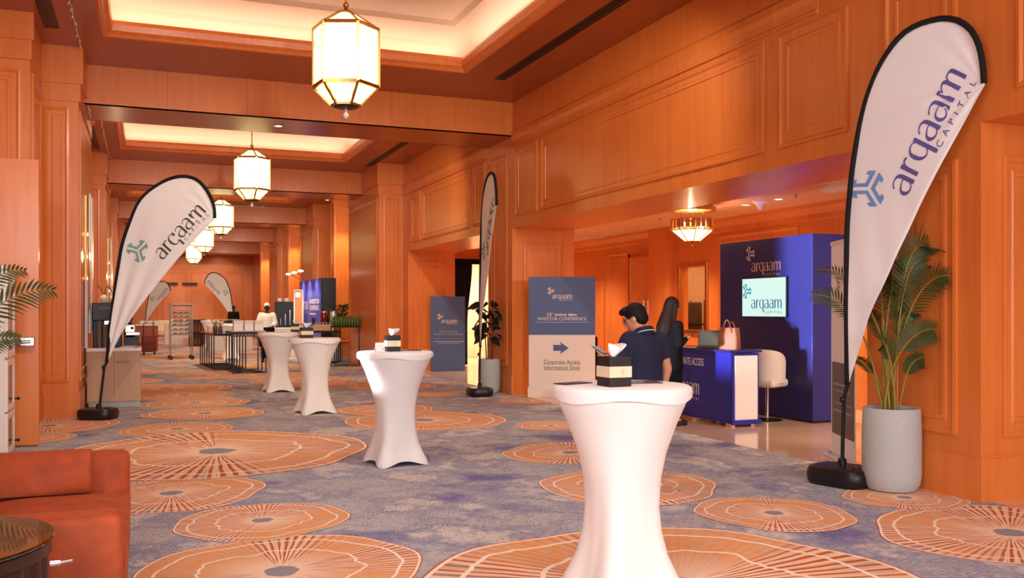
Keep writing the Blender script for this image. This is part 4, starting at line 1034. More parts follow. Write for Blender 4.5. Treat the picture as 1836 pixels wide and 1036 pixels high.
def strip(a, b, label, z0):
    t = thing('light_strip', label, 'light strip', (0, 0, 0), 0, 'slim white ceiling strips')
    obj('housing', MB().bar(a, b, .05, .03), M_OFFW, t); 
    for e in (a, b): obj('end_cap', MB().box(e[0]-.03, e[1]-.03, e[2]-.02, e[0]+.03, e[1]+.03, e[2]+.02), M_WHITE, t)
strip((7.5, 18.6, 3.17), (9.6, 18.6, 3.17), 'slim white strip under the lobby ceiling behind the arrow sign', 3.2)
strip((.4, 33.6, ZS-.02), (3.9, 33.6, ZS-.02), 'slim white strip across the soffit behind the second lantern', ZS)
strip((5.3, 26.6, ZS-.02), (5.3, 29.2, ZS-.02), 'slim white strip along the soffit by the lit wall fin', ZS)
print('p4 ok')
# ------------------------------------------------------------------ plants
def frond(parent, p0, p1, p2, p3, ll, n, m_leaf, m_stem, start=.45, wd=.022, droop=.35, rr_=None, stem_r=.007, up=None, xmax=None):
    rr_ = rr_ or random.Random(3)
    P = [Vector(p) for p in (p0, p1, p2, p3)]
    B = lambda t: P[0]*(1-t)**3+P[1]*3*t*(1-t)**2+P[2]*3*t*t*(1-t)+P[3]*t**3
    K = 18; pts = [B(k/K) for k in range(K+1)]
    fr = obj('frond', MB().tube(pts, [stem_r*(1.15-.85*k/K) for k in range(K+1)], 6), m_stem, parent, smooth=True)
    mb = MB()
    for i in range(n):
        t = start+(1-start)*(i+.5)/n; p = B(t); tg = (B(min(1, t+.02))-B(t-.02)).normalized()
        side = tg.cross(up or Vector((0, 0, 1))); side = side.normalized() if side.length > .05 else Vector((1, 0, 0))
        nrm = side.cross(tg).normalized()
        env = math.sin(PI*min(1, .18+.82*(t-start)/(1-start)*.93))**.7
        for s_ in (-1, 1):
            L_ = ll*env*rr_.uniform(.85, 1.1); d = (side*s_*.82+tg*.75+nrm*.18).normalized()
            vs = []; w0 = wd*rr_.uniform(.8, 1.1)
            for q, ww in ((0, .35), (.3, 1), (.65, .8), (1, .06)):
                c = p+d*L_*q-Vector((0, 0, droop*L_*q*q)); e = (tg-d*tg.dot(d)).normalized()*w0*ww*.5
                vs += [c-e, c+e+nrm*.0]
            mb.add(vs, [(0, 1, 3, 2), (2, 3, 5, 4), (4, 5, 7, 6)])
    if xmax is not None: mb.v = [(min(p[0], xmax-.02*((i*7) % 5)/5), p[1], p[2]) for i, p in enumerate(mb.v)]
    obj('leaflets', mb, m_leaf, fr, smooth=True)
    return fr
def pot(parent, r, h, m=None):
    obj('pot', MB().lathe([(r*.55, 0), (r*.82, .012), (r*.95, .06), (r*1.0, .14), (r*1.0, h*.7), (r*.97, h-.012), (r*.95, h), (r*.83, h), (r*.81, h-.01), (r*.80, h-.09), (.01, h-.09)], 44), m or M_STONE, parent, smooth=35)
    obj('soil', MB().lathe([(r*.79, h-.075), (.01, h-.06)], 24), M_SOIL, parent, smooth=True)
pp = thing('potted_palm', 'tall palm in a grey cylindrical pot beside the near flag', 'plant', (5.815, 5.985, 0))
pot(pp, .235, .69)
rr = random.Random(5); O = Vector((5.815, 5.985, 0))
spec = [((1664,443),7.62,.33,.27),((1710,494),7.45,.24,.0),((1672,590),7.5,.22,.0),((1612,470),7.95,.24,.2),((1580,498),8.1,.22,.1),((1466,484),8.25,.22,.1),((1456,528),8.2,.2,.02),
        ((1550,560),8.05,.16,0),((1628,560),7.75,.22,.1),((1578,610),7.5,.20,0),((1520,640),8.15,.12,0),((1600,520),7.5,.22,.1),((1642,520),7.9,.22,.1),((1655,640),7.45,.14,-.1),((1560,470),8.0,.22,.2),((1690,470),7.75,.2,.05)]
for i, ((u, v), d, ll, lift) in enumerate(spec):
    tip = at(u, v, d)
    if tip.x > 6.0: tip.x = 6.0
    tip -= O; b_ = Vector((rr.uniform(-.07, .07), rr.uniform(-.07, .07), .62))
    m1 = Vector((b_.x*1.6+tip.x*.12, b_.y*1.6+tip.y*.12, .62+(tip.z-.62)*.6)); m2 = Vector((tip.x*.45, tip.y*.45, max(tip.z, .9)+.0+lift*.45))
    frond(pp, b_, m1, m2, tip, ll*.95, 19, M_LEAF, M_STEM, .5, .0165, .22, rr, .0085, xmax=.22, up=Vector((rr.uniform(-.6, .1), -.8, rr.uniform(.1, .9))))
# dark rubber plant
rp = thing('potted_rubber_plant', 'dark leaved rubber plant in a grey pot by the portal pillar', 'plant', (5.85, 15.78, 0))
pot(rp, .205, .62)
rr = random.Random(9)
for k in range(4):
    a = k*1.6; obj('stem', MB().tube([(.05*math.cos(a), .05*math.sin(a), .53), (.08*math.cos(a), .08*math.sin(a), 1.0), (.12*math.cos(a+.3), .12*math.sin(a+.3), 1.45+.08*k)], [.014, .011, .006], 8), M_BARK, rp, smooth=True)
def leaf_mb(base, d, L_, W_, curl, roll=0.0):
    d = Vector(d).normalized(); s_ = d.cross(Vector((0, 0, 1))).normalized(); s_.rotate(Matrix.Rotation(roll, 3, d)); nn = s_.cross(d); vs = []
    for q, ww in ((0, .08), (.12, .45), (.35, .95), (.6, 1.0), (.82, .7), (1, .05)):
        c = Vector(base)+d*L_*q-Vector((0, 0, curl*L_*q*q))
        vs += [c-s_*W_*ww*.5+nn*W_*.12*ww, c, c+s_*W_*ww*.5+nn*W_*.12*ww]
    return MB().add(vs, [(i*3+j, i*3+j+1, i*3+j+4, i*3+j+3) for i in range(5) for j in range(2)])
for k in range(34):
    z = .98+.66*k/34; a = k*2.4+rr.uniform(-.3, .3); r0 = .03+.08*rr.random()
    lm_ = leaf_mb((r0*math.cos(a), r0*math.sin(a), z), (math.cos(a), math.sin(a), rr.uniform(-.5, 1.1)), rr.uniform(.26, .36)*(1 if math.cos(a) < .3 else .6), rr.uniform(.15, .20), rr.uniform(.2, .6), rr.uniform(-1.1, 1.1)); lm_.v = [(min(q[0], .19), q[1], q[2]) for q in lm_.v]; obj('leaf', lm_, M_LEAFD, rp, smooth=True, solid=.003)
# palm behind the sofa, its crown reaching in at the frame edge
lp_ = thing('potted_palm', 'palm whose fronds reach in behind the orange sofa', 'plant', (-1.6, 7.8, 0))
pot(lp_, .22, .6); rr = random.Random(12); O = Vector((-1.6, 7.8, 0))
for (u, v), d, ll, lift in [((96,521),7.35,.19,.10),((46,486),7.5,.14,.10),((34,606),7.1,.14,.02),((-60,470),7.6,.2,.2),((-120,500),7.9,.2,.1),((-50,560),6.8,.2,.1),((-90,440),7.2,.2,.2)]:
    tip = at(u, v, d)-O; b_ = Vector((rr.uniform(-.05, .05), rr.uniform(-.05, .05), .53))
    frond(lp_, b_, (b_.x+tip.x*.1, b_.y+tip.y*.1, 1.0), (tip.x*.55, tip.y*.55, max(tip.z+.02, 1.2)+lift*.6), tip, ll*1.1, 20, M_LEAF, M_STEM, .45, .022, .25, rr, .008, up=Vector((.2, -1, .55)))
# ------------------------------------------------------------------ sofa and drum table
M_VELV = mat('rust_orange_velvet', (166, 70, 32), .75, var=.22, scale=9, sheen=.22, bump=.12, bscale=90)
M_VELV.node_tree.nodes['Principled BSDF'].inputs['Sheen Tint'].default_value = lin((240, 130, 80))
so = thing('sofa', 'rust orange velvet sofa at the lower left corner', 'sofa', (0, 0, 0))
SX0, SX1, SYa, SYb = -1.05, -.085, 4.06, 6.2
obj('frame_base', MB().box(SX0, SYa, .08, SX1-.0, SYb, .30), M_VELV, so, bevel=.03, seg=3, smooth=True)
obj('arm', MB().box(SX0, SYa, .1, SX1, SYa+.20, .67), M_VELV, so, bevel=.03, seg=4, smooth=True)
obj('arm', MB().box(SX0, SYb-.22, .1, SX1, SYb, .65), M_VELV, so, bevel=.05, seg=4, smooth=True)
obj('backrest', MB().box(SX0-.02, SYa+.1, .1, SX0+.22, SYb-.1, .74), M_VELV, so, bevel=.06, seg=4, smooth=True)
sc_ = MB(); nx, ny = 14, 16; x0, x1, y0, y1 = SX0+.2, SX1+.005, SYa+.225, SYb-.225
top = lambda i, j: (x0+(x1-x0)*i/nx, y0+(y1-y0)*j/ny, .405+.06*(1-(2*i/nx-1)**4)*(1-(2*j/ny-1)**6))
vs = [top(i, j) for i in range(nx+1) for j in range(ny+1)]; fs = [(i*(ny+1)+j, (i+1)*(ny+1)+j, (i+1)*(ny+1)+j+1, i*(ny+1)+j+1) for i in range(nx) for j in range(ny)]
sc_.add(vs, fs).box(x0, y0, .28, x1, y1, .405)
obj('seat_cushion', sc_, M_VELV, so, smooth=50, bevel=.012)
bo = MB().loft([[(x, SYb-.34+.105*math.copysign(abs(math.cos(a))**.7, math.cos(a)), .575+.125*math.copysign(abs(math.sin(a))**.7, math.sin(a))) for a in [2*PI*i/28 for i in range(28)]] for x in (SX0+.24, SX0+.25, SX1-.22, SX1-.205)])
obj('bolster', bo, M_VELV, so, smooth=60, bevel=.02)
for a in (SX0+.08, SX1-.1):
    for c in (SYa+.1, SYb-.1): obj('leg', MB().lathe([(.018, 0), (.03, .09)], 12, (a, c, 0)), M_BLACKM, so)
dt = thing('drum_table', 'round dark ribbed side table with glossy glass top by the sofa', 'side table', (-.75, 3.60, 0))
M_DKW = wood('dark_ribbed_mahogany', (58, 28, 20), (38, 18, 13), rough=.35)
n = 96
obj('drum', MB().loft([[((.425+.010*math.cos(24*a))*math.cos(a), (.425+.010*math.cos(24*a))*math.sin(a), z) for a in [2*PI*i/(n*2) for i in range(n*2)]] for z in (.03, .655)]), M_DKW, dt, smooth=60)
obj('top_ring', MB().lathe([(.43, .65), (.445, .66), (.445, .70), (.435, .708)], 64), M_DKW, dt, smooth=40)
obj('glass_top', MB().lathe([(.452, .708), (.456, .714), (.452, .72), (.02, .72)], 64), mat('black_mirror_glass', (26, 24, 14), .03, var=0, spec=.9, coat=.6), dt, smooth=30)
a = math.radians(12); kx, ky = math.cos(a), math.sin(a)
obj('knob', MB().tube([(kx*.44, ky*.44, .59), (kx*.475, ky*.475, .59)], .013, 10).tube([(kx*.475, ky*.475, .59), (kx*.515, ky*.515, .592)], .007, 8), M_CHROME, dt, smooth=40)
obj('foot_ring', MB().lathe([(.40, 0), (.40, .03)], 48), M_BLACKM, dt)
# ------------------------------------------------------------------ open door leaf and white cabinet by the left wall
dl = thing('door_leaf', 'open veneered door leaf with chrome push bar by the white cabinet', 'door', (0, 0, 0))
obj('leaf', MB().box(-2.15, 11.38, .02, -1.09, 11.44, 3.17), M_DOOR, dl, bevel=.004)
pb = obj('push_bar', MB().tube([(-2.0, 11.31, 1.16), (-1.16, 11.31, 1.16)], .028, 12), M_CHROME, dl, smooth=40)
for xx in (-1.19, -1.98): obj('bracket', MB().box(xx-.09, 11.29, 1.11, xx+.07, 11.38, 1.215), M_CHROME, pb, bevel=.012)
cb_ = thing('display_cabinet', 'white narrow cabinet with glazed doors by the open door leaf', 'cabinet', (0, 0, 0))
CX0, CX1, CY0, CY1, CZ = -1.80, -1.29, 10.48, 11.06, 1.95
obj('body', MB().box(CX0, CY0, 0, CX1-.02, CY1, CZ-.03), M_WHITE, cb_, bevel=.003)
obj('top_board', MB().box(CX0-.02, CY0-.02, CZ-.03, CX1, CY1+.01, CZ), M_WHITE, cb_, bevel=.004)
M_DGL = mat('dark_door_glass', (96, 92, 88), .08, var=.08, scale=3)
for z0, z1 in ((.04, .46), (.48, 1.00), (1.03, CZ-.05)):
    dr = obj('door', MB().box(CX1-.02, CY0+.01, z0, CX1+.005, CY0+.08, z1).box(CX1-.02, CY1-.08, z0, CX1+.005, CY1-.01, z1).box(CX1-.02, CY0+.08, z0, CX1+.005, CY1-.08, z0+.06).box(CX1-.02, CY0+.08, z1-.06, CX1+.005, CY1-.08, z1), M_WHITE, cb_, bevel=.003)
    obj('pane', MB().box(CX1-.015, CY0+.08, z0+.06, CX1-.005, CY1-.08, z1-.06), M_DGL, dr)
    if z1 < 1.2: obj('knob', MB().tube([(CX1+.005, CY1-.05, z0+.09), (CX1+.035, CY1-.05, z0+.09)], .008, 8).ball((CX1+.04, CY1-.05, z0+.09), .018), M_BLACKM, dr, smooth=40)
# wall sconces of glass rods
def sconce(x, y, label):
    t = thing('glass_rod_sconce', label, 'wall lamp', (x, y, 0), 0, 'glass rod sconces on the left wall'); rr_ = random.Random(int(y*7))
    obj('backplate', MB().box(0, -.16, 1.5, .03, .16, 3.3), M_BRASS, t, bevel=.004)
    for i in range(5):
        yy = -.16+.08*i; obj('glass_rod', MB().tube([(.07+.02*(i % 2), yy, 1.15+.12*(i % 3)), (.07+.02*(i % 2), yy, 3.32-.05*(i % 2))], .022, 10), M_CRYS, t, smooth=40)
    for z in (2.0, 2.35, 2.7): obj('lamp', MB().ball((.055, 0, z), .03), mat('lit_sconce_lamp', (255, 236, 200), .4, var=0, emit=(255, 220, 160), es=5), t)
    light('POINT', 'sconce_lamp', (x+.2, y, 2.35), 14, WARM, rad=.06)
sconce(-.87, 15.9, 'tall glass rod sconce above the coffee counter'); sconce(-.87, 25.2, 'second glass rod sconce behind the leaning flag')
# ------------------------------------------------------------------ coffee counter
M_OAK = wood('pale_oak_laminate', (196, 160, 130), (178, 142, 112), rough=.5, stretch=(6, 6, .7), coat=0)
cc = thing('coffee_counter', 'pale oak laminate counter with white top behind the leaning flag', 'counter', (-.445, 15.85, 0))
obj('body', MB().box(-.385, -.33, .08, .385, .30, .87), M_OAK, cc, bevel=.004)
obj('worktop', MB().box(-.395, -.345, .87, .395, .31, .925), M_WHITE, cc, bevel=.005)
obj('plinth', MB().box(-.36, -.30, 0, .38, .28, .08), mat('steel_plinth', (150, 146, 140), .35, metal=.6), cc)
obj('door', MB().box(-.38, -.345, .10, -.0, -.33, .86), M_OAK, cc, bevel=.002); obj('door', MB().box(.004, -.345, .10, .38, -.33, .86), M_OAK, cc, bevel=.002)
obj('handle', MB().box(.03, -.36, .70, .22, -.345, .715), mat('grey_handle', (130, 112, 96), .4), cc)
up_ = thing('partition_panel', 'narrow white upright panel behind the black coffee machine', 'panel', (-.845, 15.62, .925))
obj('panel', MB().box(-.012, -.15, 0, .03, .17, 1.05), M_WHITE, up_, bevel=.004); obj('red_edge', MB().box(.031, -.1, .6, .05, .17, 1.5), mat('terracotta_panel', (206, 112, 78), .5), up_)
ZC = .926
cm = thing('coffee_machine', 'tall black capsule coffee machine on the oak counter', 'coffee machine', (-.56, 15.78, ZC))
obj('body', MB().box(-.20, -.02, 0, .22, .24, .70), M_BLACK, cm, bevel=.012); obj('head', MB().box(-.20, -.2, .42, .22, .0, .70), M_BLACK, cm, bevel=.012)
obj('drip_tray', MB().box(-.18, -.2, 0, .2, .0, .03), M_BLACKM, cm, bevel=.004); obj('spout', MB().box(-.03, -.16, .36, .05, -.08, .42), M_CHROME, cm, bevel=.005)
obj('lettering', MB().polys(fit(text2d('NESPRESSO', spacing=1.1), -.10, .18, .59, .045), lambda x, y: (x, -.2015, y)), M_LABELW, cm)
def cup_stack(x, y, n_, grp, label0):
    for k in range(n_):
        z = ZC+.001+k*.0155; label = label0+(', topmost' if k == n_-1 else ', nested below its top')
        o = cup_stack.m if hasattr(cup_stack, 'm') else None
        if not o:
            o = obj('paper_cup', MB().lathe([(.024, 0), (.036, .085), (.039, .088), (.039, .093), (.034, .092), (.022, .004)], 18), mat('grey_paper_cup', (120, 110, 102), .5, var=.05), None, smooth=40); cup_stack.m = o
        else: o = o.copy(); C.objects.link(o)
        o.location = (x, y, z); tag(o, label, 'cup', grp)
for x, y, n_, lb in ((-.655, 15.53, 22, 'grey paper cup in the stack nearest the sconce'), (-.575, 15.52, 18, 'grey paper cup in the middle stack'), (-.495, 15.54, 21, 'grey paper cup in the stack nearest the flag pole')): cup_stack(x, y, n_, 'stacked paper cups by the coffee machine', lb)
for x, lab in ((-.60, 'white lidded jar on the coffee machine nearer the sconce'), (-.46, 'white lidded jar on the coffee machine nearer the flag pole')):
    t = thing('jar', lab, 'jar', (x, 15.88, ZC+.70), 0, 'white jars on the coffee machine')
    obj('body', MB().lathe([(.05, 0), (.062, .03), (.062, .07), (.05, .10), (.02, .125), (.006, .13)], 20), M_WHITE, t, smooth=40)
    for k in range(5):
        a = k*1.3; obj('sprig', MB().tube([(0, 0, .12), (.06*math.cos(a), .06*math.sin(a), .22), (.13*math.cos(a), .13*math.sin(a), .27)], .004, 5), M_BARK, t)
es_ = thing('espresso_machine', 'chrome and black espresso machine at the end of the oak counter', 'coffee machine', (-.19, 15.84, ZC))
obj('body', MB().box(-.12, -.12, .03, .12, .16, .16), M_BLACK, es_, bevel=.008); obj('housing', MB().box(-.12, -.02, .16, .05, .16, .36), M_CHROME, es_, bevel=.02)
obj('group_head', MB().box(-.1, -.14, .18, .12, .02, .24), M_CHROME, es_, bevel=.015); obj('cup_rail', MB().tube([(-.1, -.02, .40), (.04, -.02, .40), (.04, .14, .40)], .008, 8), M_CHROME, es_)
obj('steam_wand', MB().tube([(.09, -.1, .24), (.12, -.13, .16), (.11, -.15, .08)], .006, 8), M_CHROME, es_); obj('knob', MB().ball((.0, -.04, .30), .025), M_BLACK, es_)
obj('grinder_hopper', MB().lathe([(.045, .36), (.06, .46), (.055, .47)], 18, (-.05, .06, 0)), mat('smoky_hopper', (70, 58, 50), .15), es_, smooth=40)
sheet('tray', 'small white tray before the espresso machine', (-.27, 15.62, ZC), 0, .2, .12, 'tray', [(M_LABELW, (-.4, -.4, .4, .4))], M_WHITE, .012)
# ------------------------------------------------------------------ baking rack under cling film
rk = thing('baking_rack', 'steel wheeled baking rack wrapped in cling film in mid hall', 'rack', (1.03, 30.1, 0), .05)
Wk, Dk = .31, .26
for a in (-1, 1):
    for c in (-1, 1):
        obj('post', MB().box(a*Wk-.014, c*Dk-.014, .12, a*Wk+.014, c*Dk+.014, 1.72), M_STEEL, rk)
        cs_ = obj('caster', MB().lathe([(.06, -.018), (.065, 0), (.06, .018)], 16).move(Matrix.Translation((a*Wk, c*Dk, .065)) @ Matrix.Rotation(PI/2, 4, 'X')), M_BLACK, rk, smooth=40)
obj('top_frame', MB().box(-Wk, -Dk-.012, 1.69, Wk, -Dk+.012, 1.72).box(-Wk, Dk-.012, 1.69, Wk, Dk+.012, 1.72).box(-Wk-.012, -Dk, 1.69, -Wk+.012, Dk, 1.72).box(Wk-.012, -Dk, 1.69, Wk+.012, Dk, 1.72), M_STEEL, rk)
zs = [.75, .88, 1.02, 1.14, 1.26, 1.38, 1.50, 1.64]
for z in zs: obj('tray', MB().box(-Wk+.016, -Dk, z, Wk-.016, Dk, z+.012).box(-Wk+.016, -Dk, z, Wk-.016, -Dk+.01, z+.03), M_STEEL if z != 1.64 else M_BLACKM, rk)
M_FILM = mat('cling_film', (240, 238, 236), .12, alpha=.05, var=0, coat=.3)
n = 40
fl = MB().loft([[(.33*math.copysign(abs(math.cos(a))**.35, math.cos(a))*(1+.012*math.sin(9*a+z*6)), .28*math.copysign(abs(math.sin(a))**.35, math.sin(a))*(1+.02*math.sin(7*a+z*9)), z) for a in [2*PI*i/n for i in range(n)]] for z in (.70, .95, 1.15, 1.4, 1.6, 1.735)], cap=False)
obj('film_wrap', fl, M_FILM, rk, smooth=True)
M_BUN = mat('pale_dough', (212, 160, 116), .7, var=.1)
rr = random.Random(4)
M_ = Matrix.Translation((1.03, 30.1, 0)) @ Matrix.Rotation(.05, 4, 'Z')
bun = None
for z in zs[:-2]:
    for i in range(3):
        p = M_ @ Vector((-.17+.17*i, rr.uniform(-.12, .02), z+.0125))
        if bun is None: bun = obj('bread_loaf', MB().lathe([(.05, 0), (.078, .012), (.07, .045), (.035, .068), (.004, .072)], 16), M_BUN, None, smooth=True)
        else: bun = bun.copy(); C.objects.link(bun)
        bun.location = p; tag(bun, ['left', 'middle', 'right'][i]+' pale loaf on the '+['lowest', 'second lowest', 'third lowest', 'fourth lowest', 'fifth lowest', 'sixth lowest'][zs.index(z)]+' tray of the wrapped rack', 'bread', 'loaves on the baking rack')
# ------------------------------------------------------------------ black nested buffet tables and what stands on them
def frame_table(name, label, loc, rz, wx, dy, h, frames, grp=None, tm=None):
    t = thing(name, label, 'table', loc, rz, grp); b = .026
    obj('table_top', MB().box(-wx/2, 0, h-.03, wx/2, dy, h), tm or mat('smoked_table_top', (46, 38, 36), .12), t, bevel=.003)
    for i in range(frames):
        y = b/2+(dy-b)*i/max(1, frames-1)
        obj('leg_frame', MB().box(-wx/2, y-b/2, 0, -wx/2+b, y+b/2, h-.03).box(wx/2-b, y-b/2, 0, wx/2, y+b/2, h-.03).box(-wx/2+b, y-b/2, 0, wx/2-b, y+b/2, b).box(-wx/2+b, y-b/2, h-.03-b, wx/2-b, y+b/2, h-.03), M_BLACKM, t)
    return t
nt1 = frame_table('buffet_table', 'tall black framed buffet table carrying white boxes', (2.32, 22.75, 0), .03, .80, 1.35, 1.0, 3)
obj('cross_rail', MB().bar((-.38, .02, .02), (.38, 1.3, .02), .026, .02), M_BLACKM, nt1); obj('cross_rail', MB().bar((.38, .02, .02), (-.38, 1.3, .02), .026, .02), M_BLACKM, nt1)
obj('lower_shelf', MB().box(-.39, .02, .88, .39, 1.33, .895), mat('smoked_shelf', (60, 52, 54), .1), nt1)
frame_table('buffet_table', 'long black buffet table of nested frames behind the tall one', (2.0, 24.3, 0), .06, .80, 2.9, .92, 7)
for i, x in enumerate((-.24, .02, .26)):
    t = thing('carton', ['white folded carton nearest the flowers on the tall buffet', 'white folded carton in the middle of the tall buffet', 'white folded carton nearest the chef on the tall buffet'][i], 'box', (2.32+x, 23.1+.06*i, 1.015), .05, 'white cartons on the buffet')
    obj('body', MB().box(-.105, -.1, 0, .105, .1, .24), M_WHITE, t, bevel=.008); obj('flap', MB().box(-.10, -.104, .16, .10, -.1, .235), M_OFFW, t); obj('lid', MB().box(-.108, -.103, .24, .108, .103, .25), M_WHITE, t)
sheet('serving_tray', 'flat white tray under the cartons on the tall buffet', (2.33, 23.15, 1.001), .03, .78, .34, 'tray', [(M_LABELW, (-.45, -.45, .45, .45))], M_WHITE, .012)
for r_ in ():
    pass
rr = random.Random(8); gl = None
M_TUMB = mat('clear_tumbler', (214, 206, 210), .06, var=.1, metal=.35, coat=.5)
for i in range(9):
    for j in range(2):
        if gl is None: gl = obj('glass_tumbler', MB().lathe([(.024, 0), (.03, .07), (.028, .07), (.022, .008)], 14), M_TUMB, None, smooth=40)
        else: gl = gl.copy(); C.objects.link(gl)
        gl.location = (2.0+.078*i, 22.84+.09*j, .896); tag(gl, 'small clear tumbler in the '+['front', 'rear'][j]+' row on the lower shelf of the tall buffet', 'glass', 'tumblers under the buffet top')
for i, (x, y, lab) in enumerate(((1.78, 24.5, 'flower arrangement in a brown vase at the near end of the long buffet'), (1.74, 25.6, 'flower arrangement in a brown vase along the long buffet'))):
    t = thing('flower_vase', lab, 'vase', (x, y, .921), 0, 'flower vases on the buffet')
    obj('vase', MB().lathe([(.04, 0), (.055, .05), (.05, .14), (.04, .17), (.046, .18)], 18), mat('smoky_brown_vase', (96, 66, 48), .25), t, smooth=40)
    for k in range(11):
        a = k*2.4; p = (.09*math.cos(a)*(.4+.06*k), .09*math.sin(a)*(.4+.06*k), .26+.012*(k % 5))
        s_ = obj('stem', MB().tube([(0, 0, .15), p], .004, 5), M_STEM, t); obj('bloom', MB().ball(p, (.035, .035, .028), 8, 5), [mat('blush_bloom', (226, 186, 166), .8), M_WHITE, M_BUN][k % 3], s_, smooth=True)
cf = thing('chafing_dish', 'brass railed serving display on the long buffet', 'server', (2.05, 26.0, .921), .06)
obj('base', MB().box(-.34, -.2, .03, .34, .2, .13), M_WHITE, cf, bevel=.008)
for a in (-.32, .32):
    for c in (-.17, .17): obj('post', MB().tube([(a, c, 0), (a, c, .32)], .012, 8), M_BRASS, cf)
obj('canopy', MB().box(-.36, -.2, .32, .36, .2, .35), M_BRASS, cf, bevel=.006); obj('dark_rail', MB().box(-.34, -.19, .24, .34, -.18, .31), M_BLACKM, cf)
# far counters
for (x, y, wd, lab) in ((3.0, 36.5, 1.6, 'white skirted counter behind the chef'), (1.9, 43.5, 2.2, 'white skirted counter near the far end wall')):
    t = thing('buffet_counter', lab, 'counter', (x, y, 0)); obj('body', MB().box(-wd/2, -.35, 0, wd/2, .35, .9), M_OFFW, t, bevel=.01); obj('worktop', MB().box(-wd/2-.02, -.37, .9, wd/2+.02, .37, .94), M_WHITE, t, bevel=.006)
    for k in range(4): tag(obj('dish_stack', MB().lathe([(.09, 0), (.11, .02), (.11, .16), (.1, .18), (.01, .18)], 16, (x-wd*.35+wd*.23*k, y-.1, .941)), M_WHITE, None, smooth=40), 'stack of white dishes on the '+lab, 'dishes', 'dish stacks on the '+lab)
wk = thing('wine_rack', 'dark slatted shelf unit beside the distant cocktail table', 'shelf', (2.05, 41.5, 0))
for z in (0, .55, 1.08): obj('shelf', MB().box(-.32, -.2, z, .32, .2, z+.05), M_BLACKM, wk)
for k in range(6): obj('slat', MB().box(-.32+.122*k, -.2, .05, -.29+.122*k, -.17, 1.08), M_BLACKM, wk)
obj('back_board', MB().box(-.32, .16, .05, .32, .2, 1.08), mat('rust_board', (150, 82, 46), .5), wk)
ar = thing('armchair', 'cream armchair by the far end wall left of the baking rack', 'armchair', (1.05, 56.2, 0))
obj('seat', MB().box(-.4, -.4, .12, .4, .4, .45), M_BAND, ar, bevel=.06, seg=3); obj('backrest', MB().box(-.42, .25, .3, .42, .45, .95), M_BAND, ar, bevel=.06, seg=3)
for a in (-.34, .34):
    for c in (-.34, .34): obj('leg', MB().box(a-.03, c-.03, 0, a+.03, c+.03, .13), M_BLACKM, ar)
for a in (-1, 1): obj('arm', MB().box(a*.45-.09, -.4, .12, a*.45+.09, .4, .62), M_BAND, ar, bevel=.06, seg=3)
lg = thing('suitcase_trolley', 'dark red suitcase trolley with a raised handle behind the oak counter', 'suitcase', (.13, 33.6, 0), .2)
obj('case', MB().box(-.22, -.14, .10, .22, .14, .66), mat('dark_red_case', (122, 50, 28), .5), lg, bevel=.03); obj('front_pocket', MB().box(-.18, -.165, .16, .18, -.14, .45), mat('maroon_pocket', (96, 40, 24), .6), lg, bevel=.015)
obj('handle', MB().tube([(-.16, .1, .6), (-.16, .1, 1.08), (.16, .1, 1.08), (.16, .1, .6)], .016, 8), M_BLACKM, lg)
for a in (-.17, .17): obj('wheel', MB().lathe([(.05, -.02), (.05, .02)], 14).move(Matrix.Translation((a, 0, .05)) @ Matrix.Rotation(PI/2, 4, 'Y')), M_BLACK, lg)
sd = thing('serving_stand', 'low white counter of plates behind the espresso machine', 'counter', (.0, 36.8, 0)); obj('body', MB().box(-.3, -.3, 0, .45, .3, .95), mat('rust_counter', (150, 78, 44), .5), sd, bevel=.01); obj('worktop', MB().box(-.32, -.32, .95, .47, .32, 1.0), M_WHITE, sd)
for k in range(3): tag(obj('plate_stack', MB().lathe([(.1, 0), (.12, .03), (.12, .13), (.01, .13)], 16, (-.12+.25*k, 36.7, 1.001)), M_WHITE, None, smooth=40), 'white plate stack on the low counter behind the espresso machine', 'plates', 'plate stacks on the low counter')
# ------------------------------------------------------------------ conference backdrop with arm lamps
bd = thing('conference_backdrop', 'lit blue conference backdrop with three arm lamps', 'backdrop', (0, 0, 0))
obj('dark_end', MB().box(4.98, 28.1, 0, 5.42, 28.14, 2.5), M_BLACK, bd); obj('body', MB().box(5.0, 28.14, 0, 5.42, 32.2, 2.5), M_BLACK, bd)
pr = obj('printed_face', MB().box(4.97, 28.1, .02, 5.0, 32.2, 2.5), mat('bright_blue_print', (62, 76, 190), .4, var=.04, scale=2), bd)
fb = fX(4.966)
obj('emblem', MB().polys(emblem2d(-31.9, 2.0, .26, PI), fb), M_WPRINT, pr)
obj('lettering', MB().polys(word2d(-31.55, 1.15, .25, 1.55), fb), M_WPRINT, pr)
lines(pr, M_WPRINT, fb, fit(text2d('CAPITAL', spacing=1.6), -31.0, -30.4, 1.42, .07), fit(text2d('INVESTOR', bold=.03), -30.2, -28.4, 1.72, .15), fit(text2d('CONFERENCE', bold=.03), -30.2, -28.4, 1.52, .15), rect(-30.2, 1.38, -29.0, 1.42), rect(-31.5, 1.02, -30.6, 1.08), rect(-31.5, .84, -30.8, .90))
obj('lettering', MB().polys(fit(text2d('13th ANNUAL'), -30.2, -29.3, 1.92, .14), fb), M_CYAN, pr)
for yy in (28.9, 30.2, 31.5):
    am = obj('lamp_arm', MB().tube([(5.0, yy, 2.5), (4.75, yy-.02, 2.62), (4.52, yy-.05, 2.72)], .014, 8), M_CHROME, bd)
    obj('lamp_head', MB().ball((4.47, yy-.05, 2.73), (.09, .06, .035), 12, 6), mat('lit_lamp_head', (255, 246, 226), .4, var=0, emit=(255, 240, 214), es=6), am, smooth=True)
    light('SPOT', 'backdrop_lamp', (4.50, yy-.05, 2.68), 70, (1, .93, .82), spot=100, blend=.8, rad=.04, aim=(4.98, yy, 1.6))
